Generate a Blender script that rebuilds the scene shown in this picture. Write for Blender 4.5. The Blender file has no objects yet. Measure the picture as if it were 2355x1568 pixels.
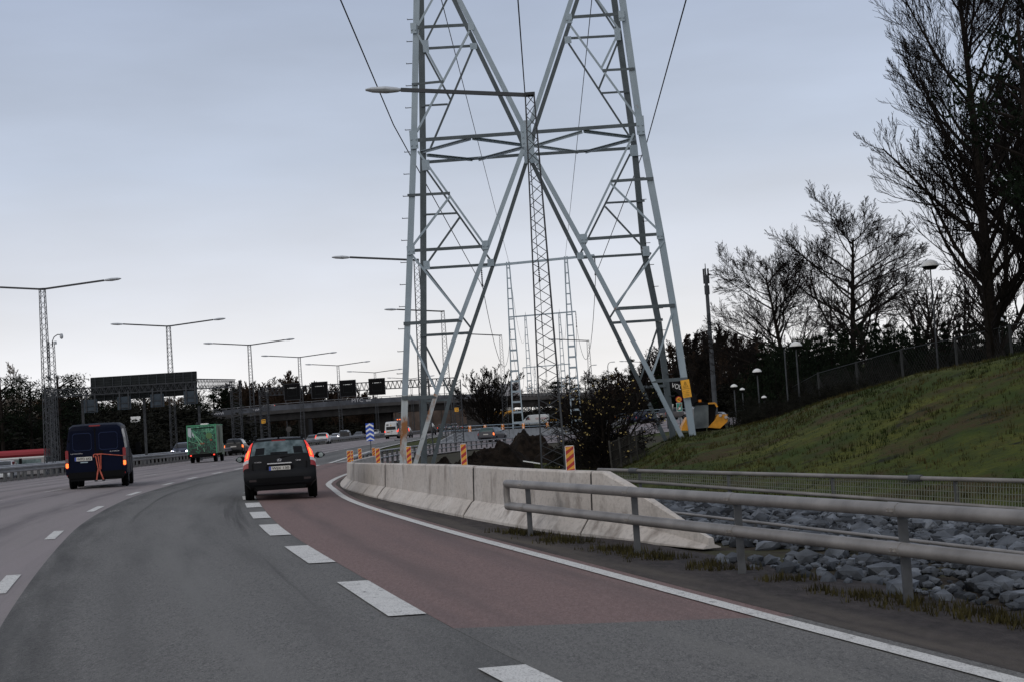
import bpy, bmesh, math, random
from mathutils import Vector, Matrix, noise
R = math.radians
rnd = random.Random(7)
# ------------------------------------------------------------------ camera
sc = bpy.context.scene
FPX, CX, CY, CAMH = 3440.0, 1177.5, 784.0, 1.6
PITCH, ROLL = R(3.22), R(3.6)
F_ = Vector((0, math.cos(PITCH), math.sin(PITCH)))
U0 = Vector((0, -math.sin(PITCH), math.cos(PITCH)))
X0 = Vector((1, 0, 0))
U_ = U0*math.cos(ROLL) + X0*math.sin(ROLL)
R_ = X0*math.cos(ROLL) - U0*math.sin(ROLL)
CAM = Vector((0, 0, CAMH))
cd = bpy.data.cameras.new('camera'); cam = bpy.data.objects.new('camera', cd)
sc.collection.objects.link(cam)
cam.matrix_world = Matrix(((R_.x, U_.x, -F_.x, CAM.x), (R_.y, U_.y, -F_.y, CAM.y), (R_.z, U_.z, -F_.z, CAM.z), (0, 0, 0, 1)))
cd.sensor_width = 36.0; cd.lens = 36.0*FPX/2355.0; cd.clip_start = 0.1; cd.clip_end = 9000
sc.camera = cam
sc.render.engine = 'CYCLES'
sc.view_settings.view_transform = 'Standard'; sc.view_settings.look = 'None'
sc.view_settings.exposure = 0.0; sc.view_settings.gamma = 1.0
# ------------------------------------------------------------------ sky: thin overcast over a low sun
SUN_EL, SUN_AZ = R(35), R(205)        # behind the viewer, lost in the cloud
w = bpy.data.worlds.new('World'); sc.world = w; w.use_nodes = True
nt = w.node_tree; nt.nodes.clear()
def N(t, kind, **kw):
    n = t.nodes.new(kind)
    for k, v in kw.items(): setattr(n, k, v)
    return n
out = N(nt, 'ShaderNodeOutputWorld'); bg = N(nt, 'ShaderNodeBackground')
sky = N(nt, 'ShaderNodeTexSky', sky_type='NISHITA', sun_disc=False, sun_elevation=SUN_EL, sun_rotation=SUN_AZ, air_density=1.5, dust_density=2.0)
tc = N(nt, 'ShaderNodeTexCoord'); sx = N(nt, 'ShaderNodeSeparateXYZ')
nt.links.new(tc.outputs['Generated'], sx.inputs[0])
ramp = N(nt, 'ShaderNodeValToRGB')
els = [(0.0, (.985, .955, .925)), (.045, (.90, .895, .91)), (.10, (.715, .74, .81)), (.18, (.52, .58, .70)), (.30, (.395, .46, .60)), (1.0, (.48, .50, .56))]
cr = ramp.color_ramp
cr.elements[0].position = els[0][0]; cr.elements[0].color = (*els[0][1], 1)
cr.elements[1].position = els[-1][0]; cr.elements[1].color = (*els[-1][1], 1)
for p, c in els[1:-1]:
    e = cr.elements.new(p); e.color = (*c, 1)
mp = N(nt, 'ShaderNodeMapping'); mp.inputs['Scale'].default_value = (1.5, 1.2, 6.5)
nz = N(nt, 'ShaderNodeTexNoise'); nz.inputs['Scale'].default_value = 2.2; nz.inputs['Detail'].default_value = 6
nt.links.new(tc.outputs['Generated'], mp.inputs[0]); nt.links.new(mp.outputs[0], nz.inputs['Vector'])
ma = N(nt, 'ShaderNodeMath', operation='MULTIPLY_ADD'); ma.inputs[1].default_value = .06; ma.inputs[2].default_value = -.03
nt.links.new(nz.outputs['Fac'], ma.inputs[0])
ad = N(nt, 'ShaderNodeMath', operation='ADD'); nt.links.new(sx.outputs['Z'], ad.inputs[0]); nt.links.new(ma.outputs[0], ad.inputs[1])
nt.links.new(ad.outputs[0], ramp.inputs[0])
m2 = N(nt, 'ShaderNodeMix', data_type='RGBA', blend_type='MULTIPLY'); m2.inputs[0].default_value = 1.0
r2 = N(nt, 'ShaderNodeMapRange'); r2.inputs['To Min'].default_value = .72; r2.inputs['To Max'].default_value = 1.28
nt.links.new(nz.outputs['Fac'], r2.inputs['Value']); nt.links.new(ramp.outputs[0], m2.inputs[6]); nt.links.new(r2.outputs[0], m2.inputs[7])
sm = N(nt, 'ShaderNodeMix', data_type='RGBA', blend_type='MULTIPLY'); sm.inputs[0].default_value = 1.0
nt.links.new(sky.outputs[0], sm.inputs[6]); sm.inputs[7].default_value = (.1, .1, .1, 1)
mx = N(nt, 'ShaderNodeMix', data_type='RGBA'); mx.inputs[0].default_value = .95
nt.links.new(sm.outputs[2], mx.inputs[6]); nt.links.new(m2.outputs[2], mx.inputs[7])
# brighter towards the hidden sun, dimmer behind the viewer
vd = N(nt, 'ShaderNodeVectorMath', operation='DOT_PRODUCT'); nt.links.new(tc.outputs['Generated'], vd.inputs[0]); vd.inputs[1].default_value = (math.sin(R(9)), math.cos(R(9)), 0)
vm = N(nt, 'ShaderNodeMapRange'); vm.inputs['From Min'].default_value = -.6; vm.inputs['From Max'].default_value = 1; vm.inputs['To Min'].default_value = .98; vm.inputs['To Max'].default_value = 1.04
nt.links.new(vd.outputs['Value'], vm.inputs['Value'])
fm = N(nt, 'ShaderNodeMix', data_type='RGBA', blend_type='MULTIPLY'); fm.inputs[0].default_value = 1.0
nt.links.new(mx.outputs[2], fm.inputs[6]); nt.links.new(vm.outputs[0], fm.inputs[7])
nt.links.new(fm.outputs[2], bg.inputs[0]); bg.inputs[1].default_value = 1.0
nt.links.new(bg.outputs[0], out.inputs[0])
sd = bpy.data.lights.new('sun', 'SUN'); sd.energy = .95; sd.angle = R(60); sd.color = (1, .93, .82)
so = bpy.data.objects.new('sun', sd); sc.collection.objects.link(so)
so.rotation_euler = (R(90)-SUN_EL, 0, -SUN_AZ + math.pi)
# ------------------------------------------------------------------ maths of the place
def P(px, py, d):
    return CAM + R_*((px-CX)/FPX*d) + U_*((CY-py)/FPX*d) + F_*d
def interp(x, pts):
    if x <= pts[0][0]: return pts[0][1]
    for (a, b), (c, d) in zip(pts, pts[1:]):
        if x <= c: return b + (d-b)*(x-a)/(c-a)
    return pts[-1][1]
def hermite(x, pts):
    n = len(pts)
    if x <= pts[0][0]:
        (a, b), (c, d) = pts[0], pts[1]; return b + (d-b)/(c-a)*(x-a)
    if x >= pts[-1][0]:
        (a, b), (c, d) = pts[-2], pts[-1]; return d + (d-b)/(c-a)*(x-c)
    for i in range(n-1):
        if x <= pts[i+1][0]: break
    (x0, y0), (x1, y1) = pts[i], pts[i+1]
    def sl(j):
        if j == 0: return (pts[1][1]-pts[0][1])/(pts[1][0]-pts[0][0])
        if j == n-1: return (pts[-1][1]-pts[-2][1])/(pts[-1][0]-pts[-2][0])
        return (pts[j+1][1]-pts[j-1][1])/(pts[j+1][0]-pts[j-1][0])
    h = x1-x0; t = (x-x0)/h; m0, m1 = sl(i)*h, sl(i+1)*h
    return (2*t**3-3*t*t+1)*y0 + (t**3-2*t*t+t)*m0 + (-2*t**3+3*t*t)*y1 + (t**3-t*t)*m1
def S(t):
    t = max(0.0, min(1.0, t)); return t*t*(3-2*t)
def hill(x, y):
    s = (x-1.56)*.87 + (y-31)*.49
    if s <= 0: return 0.0
    a = max(0.0, x)/max(y, 8.0)
    h = interp(a, [(0, 0), (.055, 0), (.085, .55), (.105, 1.07), (.14, 1.22), (.175, 1.62), (.21, 2.12), (.27, 2.68), (.345, 3.05), (.7, 4.0)])
    far = (1 - .75*S((y-100)/60.0))*(1 - .9*S((y-53)/28.0)*S((.20-a)/.06))
    return h*S(s/14.0)*far
def gz(x, y):
    z = -.028*max(-14.0, min(40.0, x))
    if x < -29: z += -.55*S((-29-x)/9.0)
    z += .0035*max(0.0, min(y, 520)-110)
    z += -.30*math.exp(-((x-4)/11.0)**2 - ((y-125)/38.0)**2)
    z += 1.25*S((x-9)/10.0)*S((y-150)/55.0)
    z += hill(x, y)
    z += 7*S((-60-x)/60.0)*S((y-60)/60)                 # wooded rise on the left
    z += 5*S((y-430)/120.0)
    z += 9*S((x-30-.0*y)/60.0)*S((y-150)/120.0)          # wooded rise on the right
    return z
def G(px, py):
    """where the ray through a photo point meets the ground"""
    dr = (P(px, py, 1.0)-CAM); d = 3.0; prev = 3.0
    while d < 900:
        q = CAM+dr*d
        if q.z <= gz(q.x, q.y):
            a, b = prev, d
            for _ in range(30):
                m = (a+b)/2; q = CAM+dr*m
                if q.z <= gz(q.x, q.y): b = m
                else: a = m
            return Vector((q.x, q.y, gz(q.x, q.y)))
        prev = d; d += max(.25, d*.01)
    q = CAM+dr*900; return Vector((q.x, q.y, gz(q.x, q.y)))
def On(px, d):
    """the ground point d metres ahead in the picture column px"""
    py = 990.0
    for _ in range(12):
        q = P(px, py, d); g = gz(q.x, q.y); py += (q.z-g)/d*FPX*.98
    q = P(px, py, d); return Vector((q.x, q.y, gz(q.x, q.y)))
def depth_for_height(px, py, H):
    a, b = 20.0, 900.0
    for _ in range(50):
        m = (a+b)/2; q = P(px, py, m)
        if q.z-gz(q.x, q.y) > H: b = m
        else: a = m
    return a
def column_of(x, y, z):
    v = Vector((x, y, z))-CAM; return CX+v.dot(R_)/v.dot(F_)*FPX
# ------------------------------------------------------------------ materials
MATS = {}
def mat(name, col, rough=.6, metal=0.0, var=0.0, scale=4.0, bump=0.0, bscale=None, emit=None, estr=0.0, col2=None, spec=None, coat=0.0, coord='Object', detail=5.0, stretch=None):
    if name in MATS: return MATS[name]
    m = bpy.data.materials.new(name); m.use_nodes = True; t = m.node_tree; b = t.nodes['Principled BSDF']
    b.inputs['Base Color'].default_value = (*col, 1); b.inputs['Roughness'].default_value = rough; b.inputs['Metallic'].default_value = metal
    if spec is None and max(col) < .13 and not metal and rough > .45: spec = .08
    if spec is not None: b.inputs['Specular IOR Level'].default_value = spec
    if coat: b.inputs['Coat Weight'].default_value = coat; b.inputs['Coat Roughness'].default_value = .08
    if emit: b.inputs['Emission Color'].default_value = (*emit, 1); b.inputs['Emission Strength'].default_value = estr
    if var or col2 or bump:
        tcn = N(t, 'ShaderNodeTexCoord'); src = tcn.outputs[coord]
        if stretch:
            mpn = N(t, 'ShaderNodeMapping'); mpn.inputs['Scale'].default_value = stretch; t.links.new(src, mpn.inputs[0]); src = mpn.outputs[0]
        nn = N(t, 'ShaderNodeTexNoise'); nn.inputs['Scale'].default_value = scale; nn.inputs['Detail'].default_value = detail; t.links.new(src, nn.inputs['Vector'])
        if var or col2:
            rr = N(t, 'ShaderNodeValToRGB'); c2 = col2 or tuple(min(1, c*(1+var)) for c in col); c1 = col if col2 else tuple(c*(1-var) for c in col)
            rr.color_ramp.elements[0].position = .35; rr.color_ramp.elements[1].position = .65
            rr.color_ramp.elements[0].color = (*c1, 1); rr.color_ramp.elements[1].color = (*c2, 1)
            t.links.new(nn.outputs['Fac'], rr.inputs[0]); t.links.new(rr.outputs[0], b.inputs['Base Color'])
        if bump:
            bn = N(t, 'ShaderNodeBump'); bn.inputs['Strength'].default_value = bump; bn.inputs['Distance'].default_value = .05
            n3 = N(t, 'ShaderNodeTexNoise'); n3.inputs['Scale'].default_value = bscale or scale*4; n3.inputs['Detail'].default_value = 4
            t.links.new(src, n3.inputs['Vector']); t.links.new(n3.outputs['Fac'], bn.inputs['Height']); t.links.new(bn.outputs[0], b.inputs['Normal'])
    MATS[name] = m; return m
def mix_layers(name, base, layers, rough=.85, bump=.3, bscale=40, spec=.12, tracks=()):
    """base colour with noise-masked layers: (colour, scale, lo, hi, stretch) in world metres"""
    m = bpy.data.materials.new(name); m.use_nodes = True; t = m.node_tree; b = t.nodes['Principled BSDF']
    b.inputs['Roughness'].default_value = rough; b.inputs['Specular IOR Level'].default_value = spec
    ge = N(t, 'ShaderNodeNewGeometry'); uvn = N(t, 'ShaderNodeUVMap'); cur = None
    for i, (c, s, lo, hi, st) in enumerate(layers):
        src = ge.outputs['Position']
        if st == 'uv':
            src = uvn.outputs[0]
        mpn = N(t, 'ShaderNodeMapping'); mpn.inputs['Location'].default_value = (i*13.1, i*7.7, 0)
        if isinstance(st, tuple):
            mpn.inputs['Scale'].default_value = st[:3]
            if len(st) == 4: src = uvn.outputs[0]
        t.links.new(src, mpn.inputs[0])
        nn = N(t, 'ShaderNodeTexNoise'); nn.inputs['Scale'].default_value = s; nn.inputs['Detail'].default_value = 6; nn.inputs['Roughness'].default_value = .6
        t.links.new(mpn.outputs[0], nn.inputs['Vector'])
        mr = N(t, 'ShaderNodeMapRange'); mr.inputs['From Min'].default_value = lo; mr.inputs['From Max'].default_value = hi
        t.links.new(nn.outputs['Fac'], mr.inputs['Value'])
        mxn = N(t, 'ShaderNodeMix', data_type='RGBA'); t.links.new(mr.outputs[0], mxn.inputs[0])
        if cur is None: mxn.inputs[6].default_value = (*base, 1)
        else: t.links.new(cur, mxn.inputs[6])
        mxn.inputs[7].default_value = (*c, 1); cur = mxn.outputs[2]
    for (cx_, hw, c, k) in tracks:
        sp_ = N(t, 'ShaderNodeSeparateXYZ'); t.links.new(uvn.outputs[0], sp_.inputs[0])
        nn = N(t, 'ShaderNodeTexNoise'); nn.inputs['Scale'].default_value = .22; nn.inputs['Detail'].default_value = 5; t.links.new(uvn.outputs[0], nn.inputs['Vector'])
        wob = N(t, 'ShaderNodeMath', operation='MULTIPLY_ADD'); wob.inputs[1].default_value = hw*1.4; t.links.new(nn.outputs['Fac'], wob.inputs[0]); t.links.new(sp_.outputs['X'], wob.inputs[2])
        df = N(t, 'ShaderNodeMath', operation='SUBTRACT'); t.links.new(wob.outputs[0], df.inputs[0]); df.inputs[1].default_value = cx_+hw*.7
        ab = N(t, 'ShaderNodeMath', operation='ABSOLUTE'); t.links.new(df.outputs[0], ab.inputs[0])
        mr = N(t, 'ShaderNodeMapRange', interpolation_type='SMOOTHSTEP'); mr.inputs['From Min'].default_value = hw; mr.inputs['From Max'].default_value = 0; mr.inputs['To Max'].default_value = k; t.links.new(ab.outputs[0], mr.inputs['Value'])
        n2 = N(t, 'ShaderNodeTexNoise'); n2.inputs['Scale'].default_value = 1.1; n2.inputs['Detail'].default_value = 6; mp2 = N(t, 'ShaderNodeMapping'); mp2.inputs['Scale'].default_value = (3, .25, 1); t.links.new(uvn.outputs[0], mp2.inputs[0]); t.links.new(mp2.outputs[0], n2.inputs['Vector'])
        m3 = N(t, 'ShaderNodeMapRange'); m3.inputs['From Min'].default_value = .3; m3.inputs['From Max'].default_value = .65; t.links.new(n2.outputs['Fac'], m3.inputs['Value'])
        mu = N(t, 'ShaderNodeMath', operation='MULTIPLY'); t.links.new(mr.outputs[0], mu.inputs[0]); t.links.new(m3.outputs[0], mu.inputs[1])
        mxn = N(t, 'ShaderNodeMix', data_type='RGBA'); t.links.new(mu.outputs[0], mxn.inputs[0]); t.links.new(cur, mxn.inputs[6]); mxn.inputs[7].default_value = (*c, 1); cur = mxn.outputs[2]
    t.links.new(cur, b.inputs['Base Color'])
    bn = N(t, 'ShaderNodeBump'); bn.inputs['Strength'].default_value = bump; bn.inputs['Distance'].default_value = .03
    n3 = N(t, 'ShaderNodeTexNoise'); n3.inputs['Scale'].default_value = bscale; n3.inputs['Detail'].default_value = 4
    t.links.new(ge.outputs['Position'], n3.inputs['Vector']); t.links.new(n3.outputs['Fac'], bn.inputs['Height']); t.links.new(bn.outputs[0], b.inputs['Normal'])
    MATS[name] = m; return m
def island(m, lo=.45, hi=1.6):
    """each loose piece of a mesh gets its own tone"""
    t = m.node_tree; b = t.nodes['Principled BSDF']; ge = N(t, 'ShaderNodeNewGeometry'); mr = N(t, 'ShaderNodeMapRange'); mr.inputs['To Min'].default_value = lo; mr.inputs['To Max'].default_value = hi
    t.links.new(ge.outputs['Random Per Island'], mr.inputs['Value']); mx_ = N(t, 'ShaderNodeMix', data_type='RGBA', blend_type='MULTIPLY'); mx_.inputs[0].default_value = 1
    lk = b.inputs['Base Color'].links
    if lk: t.links.new(lk[0].from_socket, mx_.inputs[6])
    else: mx_.inputs[6].default_value = b.inputs['Base Color'].default_value
    t.links.new(mr.outputs[0], mx_.inputs[7]); t.links.new(mx_.outputs[2], b.inputs['Base Color']); return m
# ------------------------------------------------------------------ mesh building
COL = sc.collection
class MB:
    def __init__(s): s.v = []; s.f = []; s.m = []; s.cur = 0; s.uv = None
    def face(s, idx): s.f.append(tuple(idx)); s.m.append(s.cur)
    def poly(s, pts):
        b = len(s.v); s.v += [tuple(p) for p in pts]; s.face(range(b, b+len(pts)))
    def box(s, c, size, rot=None, taper=1.0):
        c = Vector(c); hx, hy, hz = size[0]/2, size[1]/2, size[2]/2; b = len(s.v)
        for z in (-1, 1):
            k = taper if z > 0 else 1.0
            for x, y in ((-1, -1), (1, -1), (1, 1), (-1, 1)):
                p = Vector((x*hx*k, y*hy*k, z*hz))
                if rot is not None: p = rot @ p
                s.v.append(tuple(c+p))
        for q in ((0, 3, 2, 1), (4, 5, 6, 7), (0, 1, 5, 4), (1, 2, 6, 5), (2, 3, 7, 6), (3, 0, 4, 7)): s.face([b+i for i in q])
    def rbox(s, c, size, r=.03, rot=None):
        """box with chamfered vertical (y) edges as an octagon prism along y"""
        hx, hy, hz = size[0]/2, size[1]/2, size[2]/2
        o = [(-hx+r, -hz), (hx-r, -hz), (hx, -hz+r), (hx, hz-r), (hx-r, hz), (-hx+r, hz), (-hx, hz-r), (-hx, -hz+r)]
        c = Vector(c); b = len(s.v)
        for y in (-hy, hy):
            for x, z in o:
                p = Vector((x, y, z));
                if rot is not None: p = rot @ p
                s.v.append(tuple(c+p))
        s.face([b+i for i in range(8)]); s.face([b+15-i for i in range(8)])
        for i in range(8): s.face((b+i, b+8+i, b+8+(i+1) % 8, b+(i+1) % 8))
    def frame(s, d, up=(0, 0, 1)):
        d = Vector(d).normalized(); u = Vector(up)
        x = d.cross(u)
        if x.length < 1e-4: x = d.cross(Vector((0, 1, 0)))
        x.normalize(); return d, x, x.cross(d)
    def bar(s, a, b_, wx, wz, up=(0, 0, 1)):
        a, b_ = Vector(a), Vector(b_); d, x, z = s.frame(b_-a, up); b = len(s.v)
        for p in (a, b_):
            for i, j in ((-1, -1), (1, -1), (1, 1), (-1, 1)): s.v.append(tuple(p+x*(i*wx/2)+z*(j*wz/2)))
        s.face((b+3, b+2, b+1, b)); s.face((b+4, b+5, b+6, b+7))
        for i in range(4): j = (i+1) % 4; s.face((b+i, b+j, b+4+j, b+4+i))
    def angle(s, a, b_, w_, t, nrm):
        """steel angle: one flange across the face with normal nrm, one standing behind it"""
        a, b_, n = Vector(a), Vector(b_), Vector(nrm).normalized(); d = (b_-a).normalized(); x = d.cross(n).normalized(); n = x.cross(d).normalized()
        o = [(-w_/2, 0), (w_/2, 0), (w_/2, t), (-w_/2+t, t), (-w_/2+t, w_), (-w_/2, w_)]; b = len(s.v)
        for p in (a, b_):
            for i, j in o: s.v.append(tuple(p+x*i-n*j))
        s.face([b+i for i in range(6)]); s.face([b+11-i for i in range(6)])
        for i in range(6): j = (i+1) % 6; s.face((b+i, b+6+i, b+6+j, b+j))
    def tube(s, pts, r, n=8, cap=True):
        pts = [Vector(p) for p in pts]; rs = r if isinstance(r, (list, tuple)) else [r]*len(pts); b = len(s.v); x = None
        for i, p in enumerate(pts):
            d = (pts[min(i+1, len(pts)-1)]-pts[max(i-1, 0)]).normalized()
            if x is None:
                _, x, _ = s.frame(d)
            x = (x-d*x.dot(d))
            x = x.normalized() if x.length > 1e-6 else s.frame(d)[1]
            y = d.cross(x)
            for k in range(n):
                a = 2*math.pi*k/n; s.v.append(tuple(p+(x*math.cos(a)+y*math.sin(a))*rs[i]))
        for i in range(len(pts)-1):
            for k in range(n):
                j = (k+1) % n; s.face((b+i*n+k, b+i*n+j, b+(i+1)*n+j, b+(i+1)*n+k))
        if cap:
            s.face([b+n-1-k for k in range(n)]); e = b+(len(pts)-1)*n; s.face([e+k for k in range(n)])
    def cyl(s, a, b_, r, n=16): s.tube([a, b_], r, n)
    def loft(s, rings, closed=True, caps=True):
        b = len(s.v); n = len(rings[0])
        for rg in rings: s.v += [tuple(p) for p in rg]
        for i in range(len(rings)-1):
            for k in range(n if closed else n-1):
                j = (k+1) % n; s.face((b+i*n+k, b+i*n+j, b+(i+1)*n+j, b+(i+1)*n+k))
        if caps and closed:
            s.face([b+n-1-k for k in range(n)]); e = b+(len(rings)-1)*n; s.face([e+k for k in range(n)])
    def build(s, name, mats, parent=None, origin=None, smooth=None, fix=True):
        me = bpy.data.meshes.new(name)
        if not isinstance(mats, (list, tuple)): mats = [mats]
        vs = s.v
        if origin is not None:
            ox, oy, oz = origin; vs = [(a-ox, b-oy, c-oz) for a, b, c in s.v]
        me.from_pydata(vs, [], s.f)
        for m_ in mats: me.materials.append(m_)
        if len(mats) > 1: me.polygons.foreach_set('material_index', s.m)
        if s.uv:
            uvl = me.uv_layers.new(name='UVMap')
            me.uv_layers.active = uvl
            for lp in me.loops: uvl.data[lp.index].uv = s.uv[lp.vertex_index]
        if fix and len(s.f) < 6000:
            bm = bmesh.new(); bm.from_mesh(me); bmesh.ops.recalc_face_normals(bm, faces=bm.faces); bm.to_mesh(me); bm.free()
        if smooth:
            me.polygons.foreach_set('use_smooth', [True]*len(me.polygons))
            if smooth < 170: me.set_sharp_from_angle(angle=R(smooth))
        me.update(); o = bpy.data.objects.new(name, me); COL.objects.link(o)
        if parent is not None: o.parent = parent
        elif origin is not None: o.location = origin
        return o
def tag(o, label, cat, group=None, kind=None):
    if label: o['label'] = label
    if cat: o['category'] = cat
    if group: o['group'] = group
    if kind: o['kind'] = kind
    return o
def thing(name, label, cat, loc=(0, 0, 0), rotz=0.0, group=None):
    o = bpy.data.objects.new(name, None); COL.objects.link(o); o.location = loc; o.rotation_euler = (0, 0, rotz); o.empty_display_size = .3
    return tag(o, label, cat, group)
def struct(o): o['kind'] = 'structure'; return o
KIDS = {}
def copy_tree(root, loc, rotz=0.0, label=None, group=None, scale=None, cat=None):
    r = root.copy(); COL.objects.link(r); r.location = loc; r.rotation_euler = (0, 0, rotz)
    if label: r['label'] = label
    if group: r['group'] = group
    if cat: r['category'] = cat
    if scale is not None: r.scale = scale if isinstance(scale, (tuple, list)) else (scale,)*3
    def rec(src, dst):
        for ch in list(src.children):
            c = ch.copy(); COL.objects.link(c); c.parent = dst; rec(ch, c)
    rec(root, r); return r
def text_part(txt, name, m, parent, loc, size, rot=(R(90), 0, 0), width=None, extrude=.004):
    cu = bpy.data.curves.new('t', 'FONT'); cu.body = txt; cu.size = 1; cu.extrude = .02; cu.align_x = 'CENTER'; cu.align_y = 'CENTER'
    ob = bpy.data.objects.new('t', cu); COL.objects.link(ob); dg = bpy.context.evaluated_depsgraph_get()
    me = bpy.data.meshes.new_from_object(ob.evaluated_get(dg)); bpy.data.objects.remove(ob); bpy.data.curves.remove(cu)
    xs = [v.co.x for v in me.vertices]; ys = [v.co.y for v in me.vertices]
    w0, h0 = max(xs)-min(xs), max(ys)-min(ys); cx0, cy0 = (max(xs)+min(xs))/2, (max(ys)+min(ys))/2
    sy = size/h0; sx_ = (width/w0) if width else sy
    for v in me.vertices: v.co = ((v.co.x-cx0)*sx_, (v.co.y-cy0)*sy, v.co.z*extrude/.02)
    me.materials.clear(); me.materials.append(m); me.name = name
    o = bpy.data.objects.new(name, me); COL.objects.link(o); o.parent = parent; o.location = loc; o.rotation_euler = rot
    return o
# ------------------------------------------------------------------ palette
asph = mix_layers('asphalt_lane', (.128, .124, .118), [((.180, .174, .166), 30, .35, .7, (1, .25, 1)), ((.07, .07, .068), 45, .5, .72, (1, .3, 1)), ((.27, .265, .245), 85, .54, .66, (1, .6, 1)), ((.04, .04, .04), 70, .58, .70, (1, .7, 1)), ((.085, .085, .082), .4, .5, .72, (1.6, .10, 1, 1)), ((.17, .168, .158), 1.2, .55, .8, (1.2, .05, 1, 1)), ((.045, .043, .042), .9, .63, .75, (2.2, .03, 1, 1))], rough=.8, bump=.45, bscale=90, tracks=((.15, .75, (.045, .044, .043), .7), (1.1, .4, (.10, .097, .093), .45), (2.75, .4, (.10, .097, .093), .45), (1.9, .5, (.19, .185, .175), .6)))
asph2 = mix_layers('asphalt_near', (.128, .124, .118), [((.180, .174, .166), 30, .35, .7, (1, .25, 1)), ((.07, .07, .068), 45, .5, .72, (1, .3, 1)), ((.27, .265, .245), 85, .54, .66, (1, .6, 1)), ((.04, .04, .04), 70, .58, .70, (1, .7, 1)), ((.085, .085, .082), .4, .5, .72, (1.6, .10, 1, 1)), ((.19, .185, .17), .7, .5, .75, (1.2, .12, 1, 1))], rough=.8, bump=.45, bscale=90)
asphp = mix_layers('asphalt_pale', (.235, .212, .20), [((.26, .225, .225), 25, .4, .7, (1, .25, 1)), ((.12, .11, .115), 55, .55, .75, (1, .3, 1)), ((.26, .23, .235), 220, .45, .7, (1, 1, 1)), ((.11, .10, .11), .55, .5, .72, (1.5, .03, 1, 1)), ((.27, .235, .235), .8, .5, .75, (1.5, .04, 1, 1))], rough=.75, bump=.4, bscale=90, tracks=tuple((c_, .55, (.13, .115, .115), .85) for c_ in (2.9, 4.6, 6.3, 8.2, 9.9, 11.6)))
asphr = mix_layers('asphalt_red', (.185, .126, .116), [((.24, .168, .155), 30, .4, .7, (1, .25, 1)), ((.10, .08, .082), 60, .55, .75, (1, .3, 1)), ((.30, .23, .20), 85, .56, .68, (1, .6, 1)), ((.07, .05, .045), 70, .58, .70, (1, .7, 1)), ((.125, .10, .10), .4, .5, .75, (1.6, .1, 1, 1))], rough=.8, bump=.45, bscale=90, tracks=((.7, .4, (.12, .095, .09), .7), (2.1, .4, (.12, .095, .09), .7)))
asphs = mix_layers('shoulder_asphalt', (.050, .044, .043), [((.085, .074, .070), 12, .4, .75, (1, .4, 1)), ((.028, .026, .026), 3, .5, .8, (1, 1, 1)), ((.13, .12, .11), 160, .6, .85, (1, 1, 1))], rough=.95, bump=.7, bscale=60, tracks=((.18, .45, (.125, .108, .09), .85),))
soil = mix_layers('ground_soil', (.040, .032, .024), [((.055, .058, .026), 1.2, .42, .7, (1, 1, 1)), ((.018, .015, .012), 4, .5, .8, (1, 1, 1)), ((.09, .08, .065), 14, .6, .85, (1, 1, 1))], rough=1, bump=.8, bscale=8)
grassm = mix_layers('grass_turf', (.030, .048, .008), [((.088, .090, .016), .38, .40, .65, (1, 1, 1)), ((.026, .037, .010), 1.5, .48, .72, (1, 1, 1)), ((.052, .035, .016), .7, .5, .62, (.6, 1, 1)), ((.012, .012, .007), 1.3, .58, .68, (.8, 1, 1)), ((.035, .045, .012), 9, .45, .7, (1, 1, 1)), ((.018, .024, .008), 22, .55, .8, (1, 1, 1))], rough=1, bump=1.0, bscale=14)
paint = mix_layers('road_paint', (.62, .61, .58), [((.46, .45, .43), 6, .5, .75, (1, 1, 1)), ((.20, .19, .18), 60, .53, .66, (1, 1, 1)), ((.14, .135, .13), 9, .62, .70, (1, 1, 1))], rough=.7, bump=.2)
paintd = mix_layers('road_paint_worn', (.50, .48, .46), [((.30, .28, .27), 5, .45, .7, (1, 1, 1)), ((.2, .18, .18), 60, .55, .8, (1, 1, 1))], rough=.8, bump=.2)
rockm = mix_layers('rock_grey', (.035, .033, .030), [((.09, .085, .08), 1.0, .5, .75, (1, 1, 1)), ((.012, .011, .010), 2.5, .5, .7, (1, 1, 1)), ((.05, .06, .025), .5, .52, .7, (1, 1, 1))], rough=.9, bump=1, bscale=3)
stonem = island(mat('stone_bluegrey', (.085, .093, .105), .85, var=.5, scale=2.2, bump=.5, bscale=12), .35, 1.6)
earthm = mat('dug_earth', (.006, .0045, .0035), 1.0, col2=(.022, .016, .012), scale=3, bump=1.0, bscale=12)
conc = mix_layers('concrete_barrier', (.50, .455, .41), [((.57, .53, .49), 1.3, .45, .7, (1, 1, 1)), ((.235, .205, .18), 2.2, .54, .70, (1, 1, .5)), ((.34, .31, .28), 14, .5, .75, (1, 1, 1)), ((.16, .14, .125), 6, .66, .8, (.5, .5, .7)), ((.17, .165, .16), .42, .60, .72, (1, 1, 1))], rough=.85, bump=.25, bscale=30)
conc2 = mix_layers('concrete_grey', (.33, .33, .33), [((.24, .24, .24), 1.0, .45, .7, (1, 1, 1)), ((.4, .4, .4), 6, .5, .75, (1, 1, 1)), ((.17, .16, .15), .6, .6, .8, (1, 1, .3))], rough=.85)
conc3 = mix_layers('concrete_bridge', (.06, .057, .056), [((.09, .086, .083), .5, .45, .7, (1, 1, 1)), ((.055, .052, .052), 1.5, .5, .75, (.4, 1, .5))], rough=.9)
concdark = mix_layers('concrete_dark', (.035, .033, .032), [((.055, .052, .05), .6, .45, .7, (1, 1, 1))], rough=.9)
pansteel = mix_layers('parapet_panel', (.07, .073, .082), [((.115, .12, .135), .25, .45, .6, (1, 1, 1)), ((.08, .085, .095), 1.5, .5, .75, (1, 1, 1))], rough=.7)
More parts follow.
